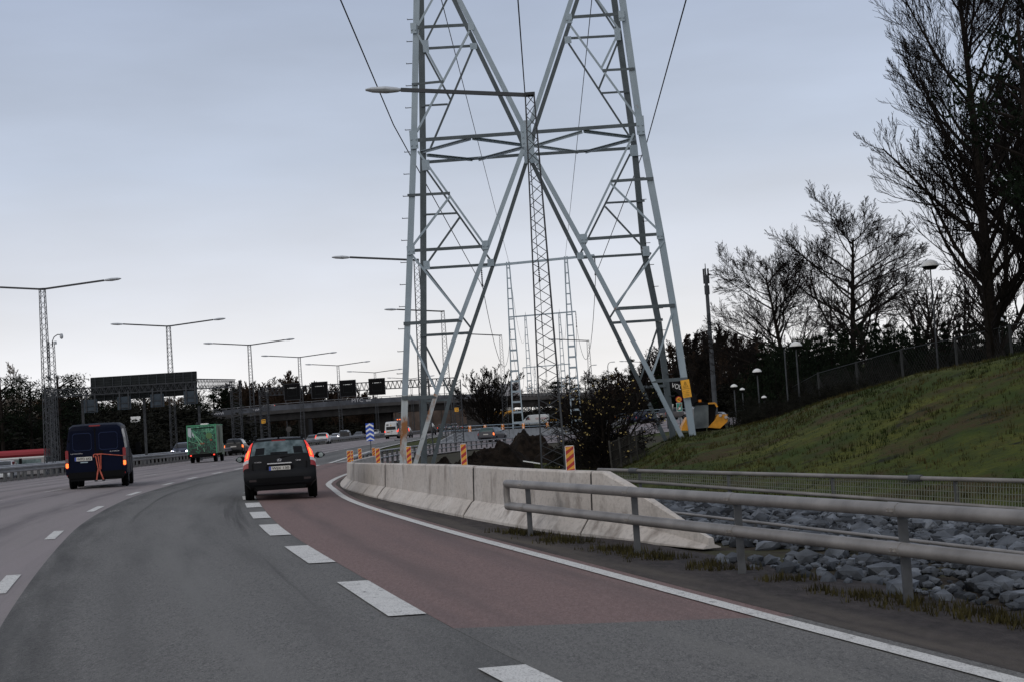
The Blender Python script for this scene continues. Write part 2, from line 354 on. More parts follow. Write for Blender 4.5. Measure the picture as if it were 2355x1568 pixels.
galv = mix_layers('galvanised_steel', (.27, .33, .375), [((.33, .39, .435), 1.6, .45, .7, (1, 1, .5)), ((.25, .30, .335), 5, .5, .75, (1, 1, .5)), ((.22, .10, .045), 2.6, .665, .72, (1, 1, .6))], rough=.55, bump=.05, spec=.4)
galvr = mix_layers('rusty_steel', (.42, .45, .46), [((.33, .36, .38), 3, .45, .7, (1, 1, .5)), ((.26, .115, .045), 1.5, .50, .60, (1, 1, .5)), ((.06, .03, .02), 4, .62, .68, (1, 1, .6))], rough=.7, spec=.3)
galvd = mat('weathered_steel', (.05, .053, .058), .65, var=.2, scale=5)
pipe_m = mat('guardrail_pipe', (.215, .20, .185), .5, metal=.25, var=.22, scale=2.2, bump=.08, bscale=20)
galvk = mix_layers('galvanised_steel_shaded', (.065, .08, .088), [((.095, .115, .125), 1.6, .45, .7, (1, 1, .5)), ((.10, .12, .135), 5, .5, .75, (1, 1, .5))], rough=.6, bump=.05, spec=.3)  # galv darkened: shade on rear members and crossbars put into the colour
rail_m = mat('guardrail_steel', (.22, .22, .225), .5, metal=.3, var=.18, scale=2)
post_m = mat('post_steel_dark', (.075, .078, .082), .6, metal=.2, var=.25, scale=6)
lampm = mat('lamp_housing', (.42, .44, .46), .4, var=.1, scale=6)
armm = mat('lamp_arm_steel', (.03, .033, .038), .5, metal=.3)
cable = mat('cable_black', (.015, .015, .018), .6)
black = mat('matte_black', (.004, .004, .0045), .8, spec=.12)
rubber = mat('tyre_rubber', (.006, .006, .006), .95, spec=.1)
glassm = mat('car_glass', (.008, .010, .012), .1, spec=.4)
glassl = mat('car_glass_pale', (.035, .055, .06), .15, col2=(.12, .16, .17), scale=5, spec=.35)
chrome = mat('chrome_trim', (.6, .6, .62), .2, metal=.9)
redlit = mat('tail_light_lit', (.5, .02, .01), .4, emit=(1, .06, .03), estr=1.5)
orlit = mat('tail_light_bright', (.6, .1, .02), .4, emit=(1, .16, .03), estr=2.2)
reddull = mat('tail_light_off', (.22, .008, .01), .25)
whitelens = mat('reverse_lens', (.45, .42, .42), .25)
headlit = mat('headlight_lit', (1, 1, 1), .3, emit=(1, .93, .9), estr=5)
bluelit = mat('headlight_blue', (1, 1, 1), .3, emit=(.75, .8, 1), estr=5)
platem = mat('plate_white', (.52, .50, .46), .5)
plateb = mat('plate_blue', (.02, .06, .35), .5)
blackink = mat('ink_black', (.012, .012, .012), .6)
whitep = mat('white_paint_sign', (.72, .72, .70), .5)
bluep = mat('sign_blue', (.004, .06, .42), .45)
yellowp = mat('sign_yellow', (.75, .36, .02), .5, var=.15, scale=8)
orangep = mat('marker_orange', (.85, .26, .02), .5)
redp = mat('marker_red', (.34, .016, .014), .5)
yelm = mat('marker_yellow', (.62, .29, .03), .5)
bark = mat('bark_dark', (.016, .013, .011), .95, var=.3, scale=8, bump=.5)
twig = mat('twig_dark', (.012, .010, .009), .95)
twigb = mat('twig_brown', (.030, .020, .014), .95, var=.3, scale=.5)
twigp = mat('twig_pale', (.14, .115, .09), .95)
needles = mat('needles_dark', (.006, .010, .005), .95, var=.5, scale=1.2)
leafbr = mat('leaves_rust', (.05, .028, .012), .95, var=.5, scale=1)
leafy = mat('leaves_yellow', (.62, .47, .17), .8, var=.35, scale=3)
# ------------------------------------------------------------------ road curves
LA = [(-30, 12), (-10, 3.0), (0, -.75), (10, -4), (25.4, -7.95), (34.6, -9.85), (43.5, -11.25), (57, -12.6), (70.6, -13.3), (96, -14.4), (134, -15.6), (180, -15.9), (230, -15), (300, -11.5), (380, -4), (500, 14), (700, 55)]
LM = [(-30, -5), (0, -14.5), (20, -19.5), (50, -24.2), (75, -25.6), (105, -26), (140, -26.1), (213, -25.5), (251, -23.6), (300, -20.2), (380, -12.5), (500, 5.5), (700, 46)]
LR = [(-30, 15.7), (-10, 6.7), (0, 3.0), (10, -.2), (14.1, -1.35), (24.8, -4.1), (34.6, -6.2), (42, -7.55), (57, -9.0), (70, -9.8), (77, -10.0), (96, -11), (134, -12.2), (180, -12.3), (230, -11.2), (300, -7.6), (380, 0), (500, 18), (700, 59)]
LE = [(-30, 12.6), (0, 5.2), (5, 3.85), (8.7, 2.85), (11.8, 1.96), (16.8, .6), (24.5, -1.5), (34.2, -3.85), (41.7, -5.2), (47, -6.0), (57, -6.5), (78, -6.6), (105, -5.7), (130, -2.3), (150, 4.5)]
LRL = [(77, -9.6), (82, -9.4), (92, -9.2), (119, -8.8), (152, -7.6)]
def off(line, y, o):
    x = hermite(y, line); dx = (hermite(y+.5, line)-hermite(y-.5, line)); n = math.hypot(dx, 1)
    return (x+o/n, y-o*dx/n)
def ribbon(name, ys, fl, fr, m, dz, ncross=5):
    mb = MB(); mb.uv = []
    for y in ys:
        (xl, yl), (xr, yr) = fl(y), fr(y)
        for k in range(ncross+1):
            t = k/ncross; x, yy = xl+(xr-xl)*t, yl+(yr-yl)*t; mb.v.append((x, yy, gz(x, yy)+dz)); mb.uv.append((math.hypot(xr-xl, yr-yl)*t, y))
    n = ncross+1
    for i in range(len(ys)-1):
        for k in range(ncross): mb.face((i*n+k, i*n+k+1, (i+1)*n+k+1, (i+1)*n+k))
    o = mb.build(name, m, smooth=180, fix=False); return struct(o)
def frange(a, b, st):
    r = []; x = a
    while x < b-1e-6: r.append(x); x += st
    r.append(b); return r
YS = frange(-12, 120, 1.5)+frange(122, 640, 4)
# ------------------------------------------------------------------ ground sheet
def grid_axis(lo, hi, dense_lo, dense_hi, st, far_st):
    a = frange(dense_lo, dense_hi, st); s_ = st; x = dense_hi
    while x < hi: s_ = min(s_*1.22, far_st); x += s_; a.append(x)
    s_ = st; x = dense_lo
    while x > lo: s_ = min(s_*1.22, far_st); x -= s_; a.insert(0, x)
    return a
gx = grid_axis(-3500, 3500, -44, 44, 1.0, 400); gy = grid_axis(-120, 6000, -6, 235, 1.25, 400)
mb = MB(); nx = len(gx)
for y in gy:
    for x in gx:
        h = gz(x, y)-.05
        if hill(x, y) > .05: h += .10*noise.noise(Vector((x*.5, y*.5, 3)))+.05*noise.noise(Vector((x*1.6, y*1.6, 9)))
        mb.v.append((x, y, h))
def is_grass(x, y):
    if hill(x, y) > .06: return True
    s = (x-1.56)*.87+(y-31)*.49
    if s > -.3 and x > -3 and y < 100: return True
    if 100 < y < 200 and -12.5 < x < -5: return y > 118
    if y > 150 and x > -3 and y < 330: return True
    return False
for j in range(len(gy)-1):
    for i in range(nx-1):
        cx_, cy_ = (gx[i]+gx[i+1])/2, (gy[j]+gy[j+1])/2
        mb.cur = 1 if is_grass(cx_, cy_) else 0
        mb.face((j*nx+i, j*nx+i+1, (j+1)*nx+i+1, (j+1)*nx+i))
struct(mb.build('ground', [soil, grassm], smooth=180, fix=False))
# ------------------------------------------------------------------ roads
A = lambda y, o=0: off(LA, y, o)
ML = lambda y, o=0: off(LM, y, o)
RL = lambda y, o=0: off(LR, y, o)
EL = lambda y, o=0: off(LE, y, o)
ribbon('road', YS, lambda y: ML(y, -.3), lambda y: A(y, .25), asphp, 0.0, 8)
def rr(y): 
    return RL(y, .18) if y < 77 else (RL(y, .4) if y > 100 else (hermite(y, LRL)-.1, y))
ribbon('road', YS, lambda y: A(y, .25), rr, asph, 0.0, 4)
ribbon('exit_road', frange(12.0, 77, 1.477), lambda y: RL(y, .18), lambda y: EL(y, .25), asphr, .002, 4)
ribbon('road', frange(-12, 12.0, 1.5), lambda y: RL(y, .18), lambda y: EL(y, .25), asph2, .002, 4)
# ramp beyond the nose of the barrier, turning away to the right
RP = [((-9.6, 77), (-6.3, 77)), ((-9.3, 90), (-5.9, 90)), ((-8.8, 119), (-3.9, 115)), ((-7.8, 145), (1.5, 136)), ((-6.0, 157), (7, 149)), ((-1, 172), (14, 160)), ((6, 186), (21, 170)), ((16, 199), (29, 180)), ((30, 211), (41, 190)), ((50, 224), (60, 200))]
mb = MB(); mb.uv = []
cols = 6; rows = []
for i in range(len(RP)-1):
    for t in [k/5 for k in range(5)]: rows.append([tuple(RP[i][s][c]*(1-t)+RP[i+1][s][c]*t for c in (0, 1)) for s in (0, 1)])
rows.append([RP[-1][0], RP[-1][1]])
for ri, (l, r_) in enumerate(rows):
    for k in range(cols+1):
        t = k/cols; x, y = l[0]+(r_[0]-l[0])*t, l[1]+(r_[1]-l[1])*t; mb.v.append((x, y, gz(x, y)+.012)); mb.uv.append((t*4, ri*3.0))
for i in range(len(rows)-1):
    for k in range(cols): mb.face((i*7+k, i*7+k+1, (i+1)*7+k+1, (i+1)*7+k))
asphr2 = mix_layers('asphalt_ramp', (.19, .165, .165), [((.24, .205, .205), 3, .4, .7, (1, .25, 1)), ((.11, .10, .10), .5, .5, .75, (1, .1, 1, 1))], rough=.8, bump=.3)
struct(mb.build('exit_road', asphr2, smooth=180, fix=False))
# shoulder between the white edge line and the barriers
ribbon('shoulder', frange(-12, 60, 1.5), lambda y: EL(y, .22), lambda y: EL(y, interp(y, [(-12, 2.6), (12, 1.9), (24, 1.6), (40, 1.4), (60, 1.2)])), asphs, .004, 3)
ribbon('road', YS[:], lambda y: ML(y, -17), lambda y: ML(y, -4.2), asphs, .0, 4)
# ------------------------------------------------------------------ painted lines
def lane_line(line, o, w_, spans, m=paint, dz=.008, name='lane_marking'):
    mb = MB(); 
    for a, b in spans:
        ys = frange(a, b, 1.0 if b-a < 8 else 2.0); base = len(mb.v)
        for y in ys:
            for s_ in (-1, 1):
                x, yy = off(line, y, o+s_*w_/2); mb.v.append((x, yy, gz(x, yy)+dz+(.012 if y > 100 else 0)))
        for i in range(len(ys)-1): mb.face((base+2*i, base+2*i+1, base+2*i+3, base+2*i+2))
    return struct(mb.build(name, m, fix=False))
def spans(y0, period, ln, y1): return [(y, y+ln) for y in frange(y0, y1, period)[:-1]]
sA = [(16, 18.2)]+[(24.6, 26.8), (33.6, 36.2), (42.5, 45), (50.6, 53), (56.6, 59.2), (63.4, 66), (70, 73)]+spans(78, 8, 3, 420)
lane_line(LA, 0, .17, sA)
lane_line(LA, -3.6, .15, spans(13, 9, 3, 300), paintd); lane_line(LA, -7.1, .14, spans(16, 9, 3, 260), paintd)
lane_line(LM, 1.3, .16, [(-10, 300)], paintd)
def ydepth(px, py): return G(px, py).y
wd = []
for a, b in (((1150, 1600), (1210, 1533)), ((930, 1416), (800, 1338)), ((730, 1295), (670, 1256)), ((640, 1231), (590, 1207)), ((590, 1192), (565, 1178)), ((570, 1167), (555, 1157)), ((560, 1149), (555, 1141)), ((560, 1133), (555, 1127)), ((560, 1122), (558, 1117))):
    wd.append((ydepth(*a), ydepth(*b)))
wd += [(y, y+2.6) for y in (56, 61, 66, 71)]
lane_line(LR, 0, .33, wd, dz=.012)
lane_line(LE, 0, .17, [(-10, 60)], dz=.012)
lane_line(LR, .25, .2, [(77, 330)], dz=.02)
mb = MB()
for i in range(1, len(rows)-1):
    pass
def pair_line(side, w_, m):
    mb = MB(); pts = [r_[side] for r_ in rows]
    for i, p in enumerate(pts):
        q = rows[i][1-side]; d = math.hypot(q[0]-p[0], q[1]-p[1]); 
        for t in (.15/d, (.15+w_)/d):
            x, y = p[0]+(q[0]-p[0])*t, p[1]+(q[1]-p[1])*t; mb.v.append((x, y, gz(x, y)+.035))
    for i in range(len(pts)-1): mb.face((2*i, 2*i+1, 2*i+3, 2*i+2))
    struct(mb.build('lane_marking', m, fix=False))
pair_line(0, .22, paintd); pair_line(1, .22, paintd)
# ------------------------------------------------------------------ concrete barrier elements beside the exit
BP = [(3.05, 17.0), (2.34, 18.5), (1.35, 20.3), (.34, 22.3), (-1.2, 27.1), (-3.4, 35.3), (-4.4, 39.4), (-5.2, 43.5), (-5.72, 48.0), (-5.95, 52), (-6.0, 56), (-6.15, 60), (-6.2, 63)]
BH = [(17, .93), (28, .92), (36, .82), (44, .70), (49, .63), (56, .62), (63, .58)]
LB = sorted([(y, x) for x, y in BP])
def barrier_ring(y, hs=1.0, ws=1.0):
    x, yy = off(LB, y, 0); dx = hermite(y+.5, LB)-hermite(y-.5, LB); n = Vector((1, -dx, 0)).normalized(); h = interp(y, BH)*hs
    prof = [(-.31, 0), (-.31, .07), (-.15, .30), (-.10, .34), (-.075, .97), (-.05, 1.0), (.05, 1.0), (.075, .97), (.10, .34), (.15, .30), (.31, .07), (.31, 0)]
    g = gz(x, yy)-.02
    return [Vector((x, yy, g))+n*(a+.31)*ws+Vector((0, 0, b*h if b > .31 or h > .5 else min(b, h))) for a, b in prof]
segs = [(18.75, 21.3, 'concrete barrier end piece that slopes down to the ground behind the pipe rail'), (21.345, 26.55, 'long concrete barrier element with pitted face just left of the sloping end piece'), (26.66, 35.22, 'concrete barrier element between the two widest striped markers, chipped along its foot'), (35.38, 41.1, 'concrete barrier element with a grey soot stain at the start of the bend'), (41.3, 50.4, 'curved concrete barrier element at the nose of the bend nearest the dark estate car'), (50.56, 56, 'concrete barrier element just behind the curved nose, seen from its inner side'), (56.06, 63, 'farthest concrete barrier element meeting the low pipe railing')]
for a, b, lab in segs:
    mb = MB(); rings = []
    for y in frange(a, b, .7 if a > 19 else .12):
        if a < 19:
            k = max(.14, min(1, .14+  .86*(y-18.75)/2.3))
            rg = barrier_ring(y, 1.0, max(.45, min(1, .45+.55*(y-18.9)/1.6))); base = rg[0].z; rg = [Vector((p.x, p.y, base+(p.z-base)*k)) for p in rg]; rings.append(rg)
        else: rings.append(barrier_ring(y))
    mb.loft(rings)
    o = mb.build('concrete_barrier', conc, smooth=35, origin=tuple(sum(rings[0], Vector())/12))
    tag(o, lab, 'concrete barrier', 'concrete barrier elements along the exit lane')
    if b < 62:
        mb = MB(); rs_ = []
        for y in (b-.03, b+.15):
            rg = barrier_ring(y); c_ = (rg[0]+rg[-1])/2; rs_.append([Vector((c_.x+(p.x-c_.x)*.93, p.y, rg[0].z+(p.z-rg[0].z)*.975)) for p in rg])
        mb.loft(rs_); j_ = mb.build('joint', concdark, origin=tuple(o.location)); j_.location = (0, 0, 0); j_.parent = o
# ------------------------------------------------------------------ striped hazard markers on the barrier
def marker(px, y, wd_, ht, label):
    y = min([18.6+.05*i for i in range(880)], key=lambda v: abs(column_of(off(LB, v, .31)[0], off(LB, v, .31)[1], .9)-px)) if y < 45 else y
    x, yy = off(LB, y, .31); g = gz(x, yy)-.02+interp(y, BH)
    t = thing('hazard_marker', label, 'hazard marker', (x, yy, g), 0, 'striped hazard markers on the concrete barrier')
    mb = MB(); wd_ *= .80
    mb.rbox((0, 0, ht/2), (wd_*1.12, .02, ht), .012); mb.build('backing_plate', whitep, t)
    mb = MB(); mb.box((0, .06, .02), (.06, .12, .04)); mb.box((0, .03, ht*.3), (.03, .03, ht*.6)); mb.build('bracket', post_m, t)
    mb = MB(); mb.cur = 0; w2 = wd_/2; n = 6; st = ht*.94/n
    def clip(z): return max(.012*ht*2, min(ht*.975, z))
    sl = wd_*.75
    for k in range(-2, n+2):
        mb.cur = 0 if k % 2 == 0 else 1
        z0, z1 = k*st, (k+1)*st
        q = [(-w2, clip(z0)), (w2, clip(z0+sl)), (w2, clip(z1+sl)), (-w2, clip(z1))]
        if q[3][1]-q[0][1] < 1e-4 and q[2][1]-q[1][1] < 1e-4: continue
        mb.poly([(a, -.014, b) for a, b in q])
    mb.build('striped_face', [redp, yelm], t, fix=False)
marker(1312, 20.9, .15, .37, 'nearest and largest red and yellow striped marker, above the pipe rail end')
marker(1068, 26.3, .125, .40, 'red and yellow striped marker in front of the dark earth heap')
marker(942, 31.4, .125, .39, 'red and yellow striped marker between the pylon left feet')
marker(870, 35.4, .125, .38, 'red and yellow striped marker just left of the rusty pylon leg')
marker(790, 45.5, .14, .36, 'leftmost red and yellow striped marker on the barrier nose')
marker(800, 49.5, .13, .36, 'red and yellow striped marker half hidden behind the leftmost one')
marker(808, 53.5, .15, .38, 'slim red and yellow marker third from the left on the barrier')
marker(828, 60.5, .15, .34, 'farthest red and yellow striped marker where the barrier meets the railing')
# ------------------------------------------------------------------ near pipe guardrail
g0, g1 = P(1165, 1111, 22.3), P(2355, 1190, 10.9)
gdir = (g1-g0); gdir.normalize()
g2 = g1+gdir*7
t = thing('pipe_guardrail', 'nearest two-pipe steel guardrail with looped end in front of the barrier', 'guardrail', (g0.x, g0.y, gz(g0.x, g0.y)))
org = t.location.copy()
low = Vector((0, 0, -.33))
lp = lambda p, q, k=.05: None
mb = MB(); mb.tube([g0, g0+gdir*.6, g1, g2], .060, 14); mb.build('upper_pipe', pipe_m, t, org, smooth=60)
mb = MB(); mb.tube([g0+low, g0+low+gdir*.6, g1+low, g2+low], .060, 14); mb.build('lower_pipe', pipe_m, t, org, smooth=60)
mb = MB(); mb.tube([g0+gdir*.0, g0-gdir*.03+low*.5, g0+low], .05, 12); mb.build('end_loop', pipe_m, t, org, smooth=60)
for d_ in (21.6, 17.9, 15.35, 12.5, 10.0, 7.6):
    k = (g0.y-d_)/(g0.y-g1.y) if True else 0
    p = g0+(g1-g0)*((22.3-d_)/(22.3-10.9)); gd = gz(p.x, p.y)-.06
    mb = MB(); mb.bar(Vector((p.x+.07, p.y+.04, gd)), Vector((p.x+.07, p.y+.04, p.z+.02)), .055, .075, (1, 0, 0)); mb.build('post', post_m, t, org)
    for zz_ in (0, -.33):
        mb = MB(); c_ = p+Vector((0, 0, zz_)); mb.tube([c_-gdir*.09, c_+gdir*.09], .0635, 12); mb.box(c_+Vector((-.06, -.02, 0)), (.03, .03, .03)); mb.box(c_+gdir*.05+Vector((-.062, -.02, 0)), (.03, .03, .03)); mb.build('clamp', pipe_m, t, org, smooth=50)
# ------------------------------------------------------------------ far pipe railing at the foot of the grass slope
for (pa, da, pb, db, r_, lab, cl) in (((1376, 1079), 30.5, (2355, 1105), 22.0, .034, 'upper pipe of the mesh railing along the foot of the grass slope', [(1495, 0), (2230, 0)]),):
    a, b = P(*pa, da), P(*pb, db)
    al, bl = P(1376, 1100, da), P(2355, 1170, db); dd = (b-a).normalized()
    t = thing('mesh_railing', 'low pipe railing with green wire mesh at the foot of the grass slope', 'railing', (a.x, a.y, gz(a.x, a.y))); org = t.location.copy()
    b2, bl2 = b+(b-a)*.35, bl+(bl-al)*.35
    mb = MB(); mb.tube([a, b, b2], .036, 10); mb.build('upper_pipe', pipe_m, t, org, smooth=60)
    mb = MB(); mb.tube([al, bl, bl2], .032, 10); mb.build('lower_pipe', pipe_m, t, org, smooth=60)
    # mesh panels of slanting wires
    wire = mat('mesh_wire_green', (.13, .14, .11), .7)
    mb = MB(); n = 260
    for i in range(n):
        k = i/n; p, q = a+(b2-a)*k, al+(bl2-al)*k; mb.tube([p+Vector((0, .03, 0)), q+Vector((0, .03, 0))], .007, 3, cap=False)
    for f in (.25, .5, .75): mb.tube([a+(al-a)*f+Vector((0, .03, 0)), b2+(bl2-b2)*f+Vector((0, .03, 0))], .006, 3, cap=False)
    mb.build('wire_mesh', wire, t, org, fix=False)
    for px in (1495, 2230):
        k = (px-1376)/(2355-1376)*.92
        p = a+(b-a)*k; mb = MB(); mb.tube([p-dd*.12, p+dd*.12], .055, 10); mb.build('clamp', post_m, t, org, smooth=60)
    for k in (0.0, .13, .38, .63, .88, 1.13):
        p = a+(b-a)*k; mb = MB(); mb.bar(Vector((p.x, p.y+.06, gz(p.x, p.y)-.2)), Vector((p.x, p.y+.06, p.z)), .06, .06, (1, 0, 0)); mb.build('post', post_m, t, org)
a, b = P(1500, 1172, 23.2), P(2150, 1248, 16.2); b2 = b+(b-a)*.5
t = thing('pipe_rail', 'thin low steel pipe rail crossing the rubble between the two railings', 'rail', (a.x, a.y, gz(a.x, a.y))); org = t.location.copy()
mb = MB(); mb.tube([a, b, b2], .022, 8); mb.build('pipe', pipe_m, t, org, smooth=60)
for k in (.05, .45, .85, 1.25):
    p = a+(b-a)*k; mb = MB(); mb.bar((p.x, p.y, gz(p.x, p.y)-.05), p, .035, .035, (1, 0, 0)); mb.build('post', post_m, t, org)
# ------------------------------------------------------------------ rubble stones between the railings (uncountable)
def rock(mb, c, r, rg, sub=1):
    bm = bmesh.new(); bmesh.ops.create_icosphere(bm, subdivisions=sub, radius=1.0)
    sx_, sy_, sz_ = r*rg.uniform(.8, 1.4), r*rg.uniform(.8, 1.3), r*rg.uniform(.5, .85); rz = rg.uniform(0, 6.28)
    cc, ss = math.cos(rz), math.sin(rz); b = len(mb.v)
    for v in bm.verts:
        k = 1+rg.uniform(-.38, .22); x, y, z = v.co.x*sx_*k, v.co.y*sy_*k, v.co.z*sz_*k
        mb.v.append((c[0]+x*cc-y*ss, c[1]+x*ss+y*cc, c[2]+z))
    for f in bm.faces: mb.face([b+v.index for v in f.verts])
    bm.free()
rg = random.Random(3); mb = MB(); cnt = 0
while cnt < 8000:
    y = rg.uniform(8, 31); gxl = g0.x+(g1.x-g0.x)*((22.3-y)/(22.3-10.9)) if y < 24 else .5
    xf = 1.56-(y-31)*.563+.2
    x = rg.uniform(gxl+.45 if y < 19 else gxl+1.6, xf)
    if x < gxl+.4 or x > xf: continue
    if y > 17 and x < hermite(y, LB)+.75: continue
    cnt += 1; rock(mb, (x, y, gz(x, y)+rg.uniform(-.02, .06)), rg.uniform(.025, .07) if rg.random() < .85 else rg.uniform(.07, .17), rg)
o = mb.build('rubble_stones', stonem, fix=False); tag(o, 'blue-grey rubble stones covering the strip between the two railings', 'stones', kind='stuff')
# ------------------------------------------------------------------ grass tufts
def tufts(n, fn, hmin, hmax, m, name, label, seed):
    rg = random.Random(seed); mb = MB()
    for _ in range(n):
        q = fn(rg)
        if q is None: continue
        x, y, z = q; h = rg.uniform(hmin, hmax)
        for _k in range(4):
            a = rg.uniform(0, 6.28); dx, dy = math.cos(a), math.sin(a); w_ = h*.10; lx, ly = dx*h*rg.uniform(.1, .6), dy*h*rg.uniform(.1, .6)
            ox, oy = rg.uniform(-.06, .06), rg.uniform(-.06, .06); b = len(mb.v)
            mb.v += [(x+ox-dy*w_, y+oy+dx*w_, z), (x+ox+dy*w_, y+oy-dx*w_, z), (x+ox+lx, y+oy+ly, z+h)]; mb.face((b, b+1, b+2))
    o = mb.build(name, m, fix=False); tag(o, label, 'grass', kind='stuff'); return o
def on_hill(rg):
    y = rg.uniform(20, 62); x = rg.uniform(0, 26)
    if x/y > .42: return None
    s = (x-1.56)*.87+(y-31)*.49
    if s < .1 or s > 20: return None
    h = gz(x, y)-.07
    return (x, y, h)
grassblade = island(mat('grass_blades', (.015, .022, .006), .95, col2=(.050, .040, .014), scale=.45), .5, 1.7)
tufts(34000, on_hill, .05, .13, grassblade, 'grass', 'short green and straw coloured grass covering the slope', 5)
def by_rail(rg):
    k = rg.uniform(-.05, 1.5); p = g0+(g1-g0)*k; x = p.x+rg.gauss(.10, .16); y = p.y+rg.gauss(0, .1)
    if noise.noise(Vector((x*1.1, y*1.1, 0))) < -.1: return None
    return (x, y, gz(x, y)-.01)
weed = mat('verge_weeds', (.022, .019, .009), .95, col2=(.06, .052, .02), scale=5)
tufts(2400, by_rail, .03, .11, weed, 'verge_weeds', 'brown and green weeds under the nearest guardrail', 6)
# ------------------------------------------------------------------ power pylon (two braced legs and a crossed middle)
DF, DR = 50.0, 53.6
Z3 = lambda x, y: (862.5+.4033*x, .4033*y)
Z4 = lambda x, y: (891.25+.33*x, 575+.33*y)
ID = lambda x, y: (x, y)
pl = thing('power_pylon', 'huge pale galvanised lattice power pylon standing astride behind the concrete barrier', 'power pylon', tuple(P(1240, 1060, 51.5)))
pl.location.z = gz(pl.location.x, pl.location.y); org = pl.location.copy()
NF = (CAM-P(1200, 700, 50)).normalized(); NF.z = 0; NF.normalize()
def member(kind, pts, face, w_, t_=.02, conv=ID, m=None, ext=.0):
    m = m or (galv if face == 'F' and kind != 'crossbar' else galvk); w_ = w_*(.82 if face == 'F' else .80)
    D_ = DF if face == 'F' else DR
    q = [P(*conv(*p), D_) for p in pts]
    n = NF if face == 'F' else NF
    mb = MB()
    for a, b in zip(q, q[1:]):
        off_ = Vector((0, 0, 0)) if kind == 'leg' else (NF*.028 if kind == 'brace' else NF*.05)
        mb.angle(a+off_, b+off_, w_, t_, n)
    return mb.build(kind, m, pl, org)
FL = [(926, 1082), (952, 325), (958, 0), (962, -330)]
FR = [(1597, 1022), (1548, 700), (1520, 540), (1472, 285), (1432, 0), (1388, -330)]
RL_ = [(975, 1086), (973, 370), (968, 0), (964, -330)]
RR = [(1552, 1034), (1515, 740), (1481, 575), (1460, 345), (1413, 0), (1370, -330)]
# lower left leg painted and rusting, the rest sound
member('leg', [(926, 1082), (931.2, 908)], 'F', .27, .022, m=galvr); member('leg', [(931.2, 908), (952, 325), (958, 0), (962, -330)], 'F', .25, .022)
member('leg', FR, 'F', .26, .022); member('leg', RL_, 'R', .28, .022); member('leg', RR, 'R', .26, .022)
member('inner_leg', [(951, 1080), (1003, 905)], 'F', .18, m=galvr)
member('inner_leg', [(1003, 905), (1061, 730), (1119, 575), (1203, 345)], 'F', .18)
member('inner_leg', [(1579, 1026), (1498, 865), (1416, 707), (1347, 575), (1220, 345)], 'F', .18)
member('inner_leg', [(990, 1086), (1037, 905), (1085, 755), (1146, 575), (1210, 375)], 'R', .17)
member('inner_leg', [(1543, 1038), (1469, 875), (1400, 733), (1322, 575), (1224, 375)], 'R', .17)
member('inner_leg', [(1203, 290), (1056, 0), (890, -330)], 'F', .19)
member('inner_leg', [(1221, 285), (1314, 0), (1420, -330)], 'F', .19)
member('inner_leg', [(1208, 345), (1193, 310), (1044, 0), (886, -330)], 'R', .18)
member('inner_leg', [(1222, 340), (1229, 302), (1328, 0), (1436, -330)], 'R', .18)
HZ3 = [('F', (245, 160), (545, 145), .13), ('R', (300, 280), (560, 265), .12), ('F', (210, 485), (392, 468), .10), ('R', (262, 607), (415, 598), .09),
       ('F', (245, 803), (830, 762), .15), ('F', (905, 757), (1500, 713), .15), ('R', (305, 927), (855, 885), .14), ('R', (910, 883), (1460, 848), .14),
       ('F', (185, 1117), (428, 1104), .11), ('R', (280, 1227), (472, 1218), .09), ('F', (200, 1433), (620, 1407), .13), ('R', (300, 1532), (655, 1510), .12),
       ('F', (1345, 1037), (1588, 1020), .12), ('R', (1318, 1160), (1537, 1148), .09), ('F', (1190, 1367), (1625, 1337), .13), ('R', (1170, 1473), (1550, 1450), .11),
       ('F', (1105, 103), (1412, 82), .13), ('R', (1112, 222), (1385, 207), .11), ('F', (1298, 405), (1480, 395), .10), ('R', (1285, 535), (1450, 525), .09)]
HZ4 = [('F', (112, 515), (522, 490), .14), ('R', (228, 597), (583, 577), .12), ('F', (100, 1028), (342, 1018), .15), ('R', (262, 1050), (420, 1040), .10),
       ('F', (1588, 412), (2002, 388), .14), ('R', (1552, 510), (1918, 487), .12), ('F', (1838, 912), (2090, 895), .14), ('R', (1768, 953), (1940, 942), .12)]
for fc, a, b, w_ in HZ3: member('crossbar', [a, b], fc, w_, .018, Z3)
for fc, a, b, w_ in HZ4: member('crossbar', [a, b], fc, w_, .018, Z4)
BZ3 = [('F', (245, 150), (360, -60)), ('F', (545, 165), (238, 755)), ('F', (245, 200), (392, 470)), ('R', (288, 245), (440, -60)), ('R', (560, 272), (315, 850)), ('R', (285, 300), (430, 570)),
       ('F', (245, 865), (620, 1392)), ('R', (290, 965), (665, 1495)), ('F', (430, 1118), (210, 1410)), ('R', (485, 1238), (300, 1500)),
       ('F', (1475, 765), (1190, 1360)), ('R', (1455, 880), (1165, 1460)), ('F', (1345, 1050), (1625, 1325)), ('R', (1312, 1180), (1540, 1425)),
       ('F', (1115, 150), (1495, 675)), ('R', (1103, 250), (1450, 780)), ('F', (1400, 165), (1290, 392)), ('R', (1385, 240), (1275, 512)), ('F', (1225, -60), (1385, 165)), ('R', (1230, -40), (1380, 190))]
BZ4 = [('F', (165, 30), (522, 470)), ('R', (245, 110), (582, 545)), ('F', (143, 575), (345, 992)), ('R', (252, 640), (440, 1003)),
       ('F', (1925, -60), (1588, 392)), ('R', (1835, 20), (1545, 480)), ('F', (1985, 440), (1842, 872)), ('R', (1882, 540), (1757, 910))]
for fc, a, b in BZ3: member('brace', [a, b], fc, .085, .014, Z3)
for fc, a, b in BZ4: member('brace', [a, b], fc, .085, .014, Z4)
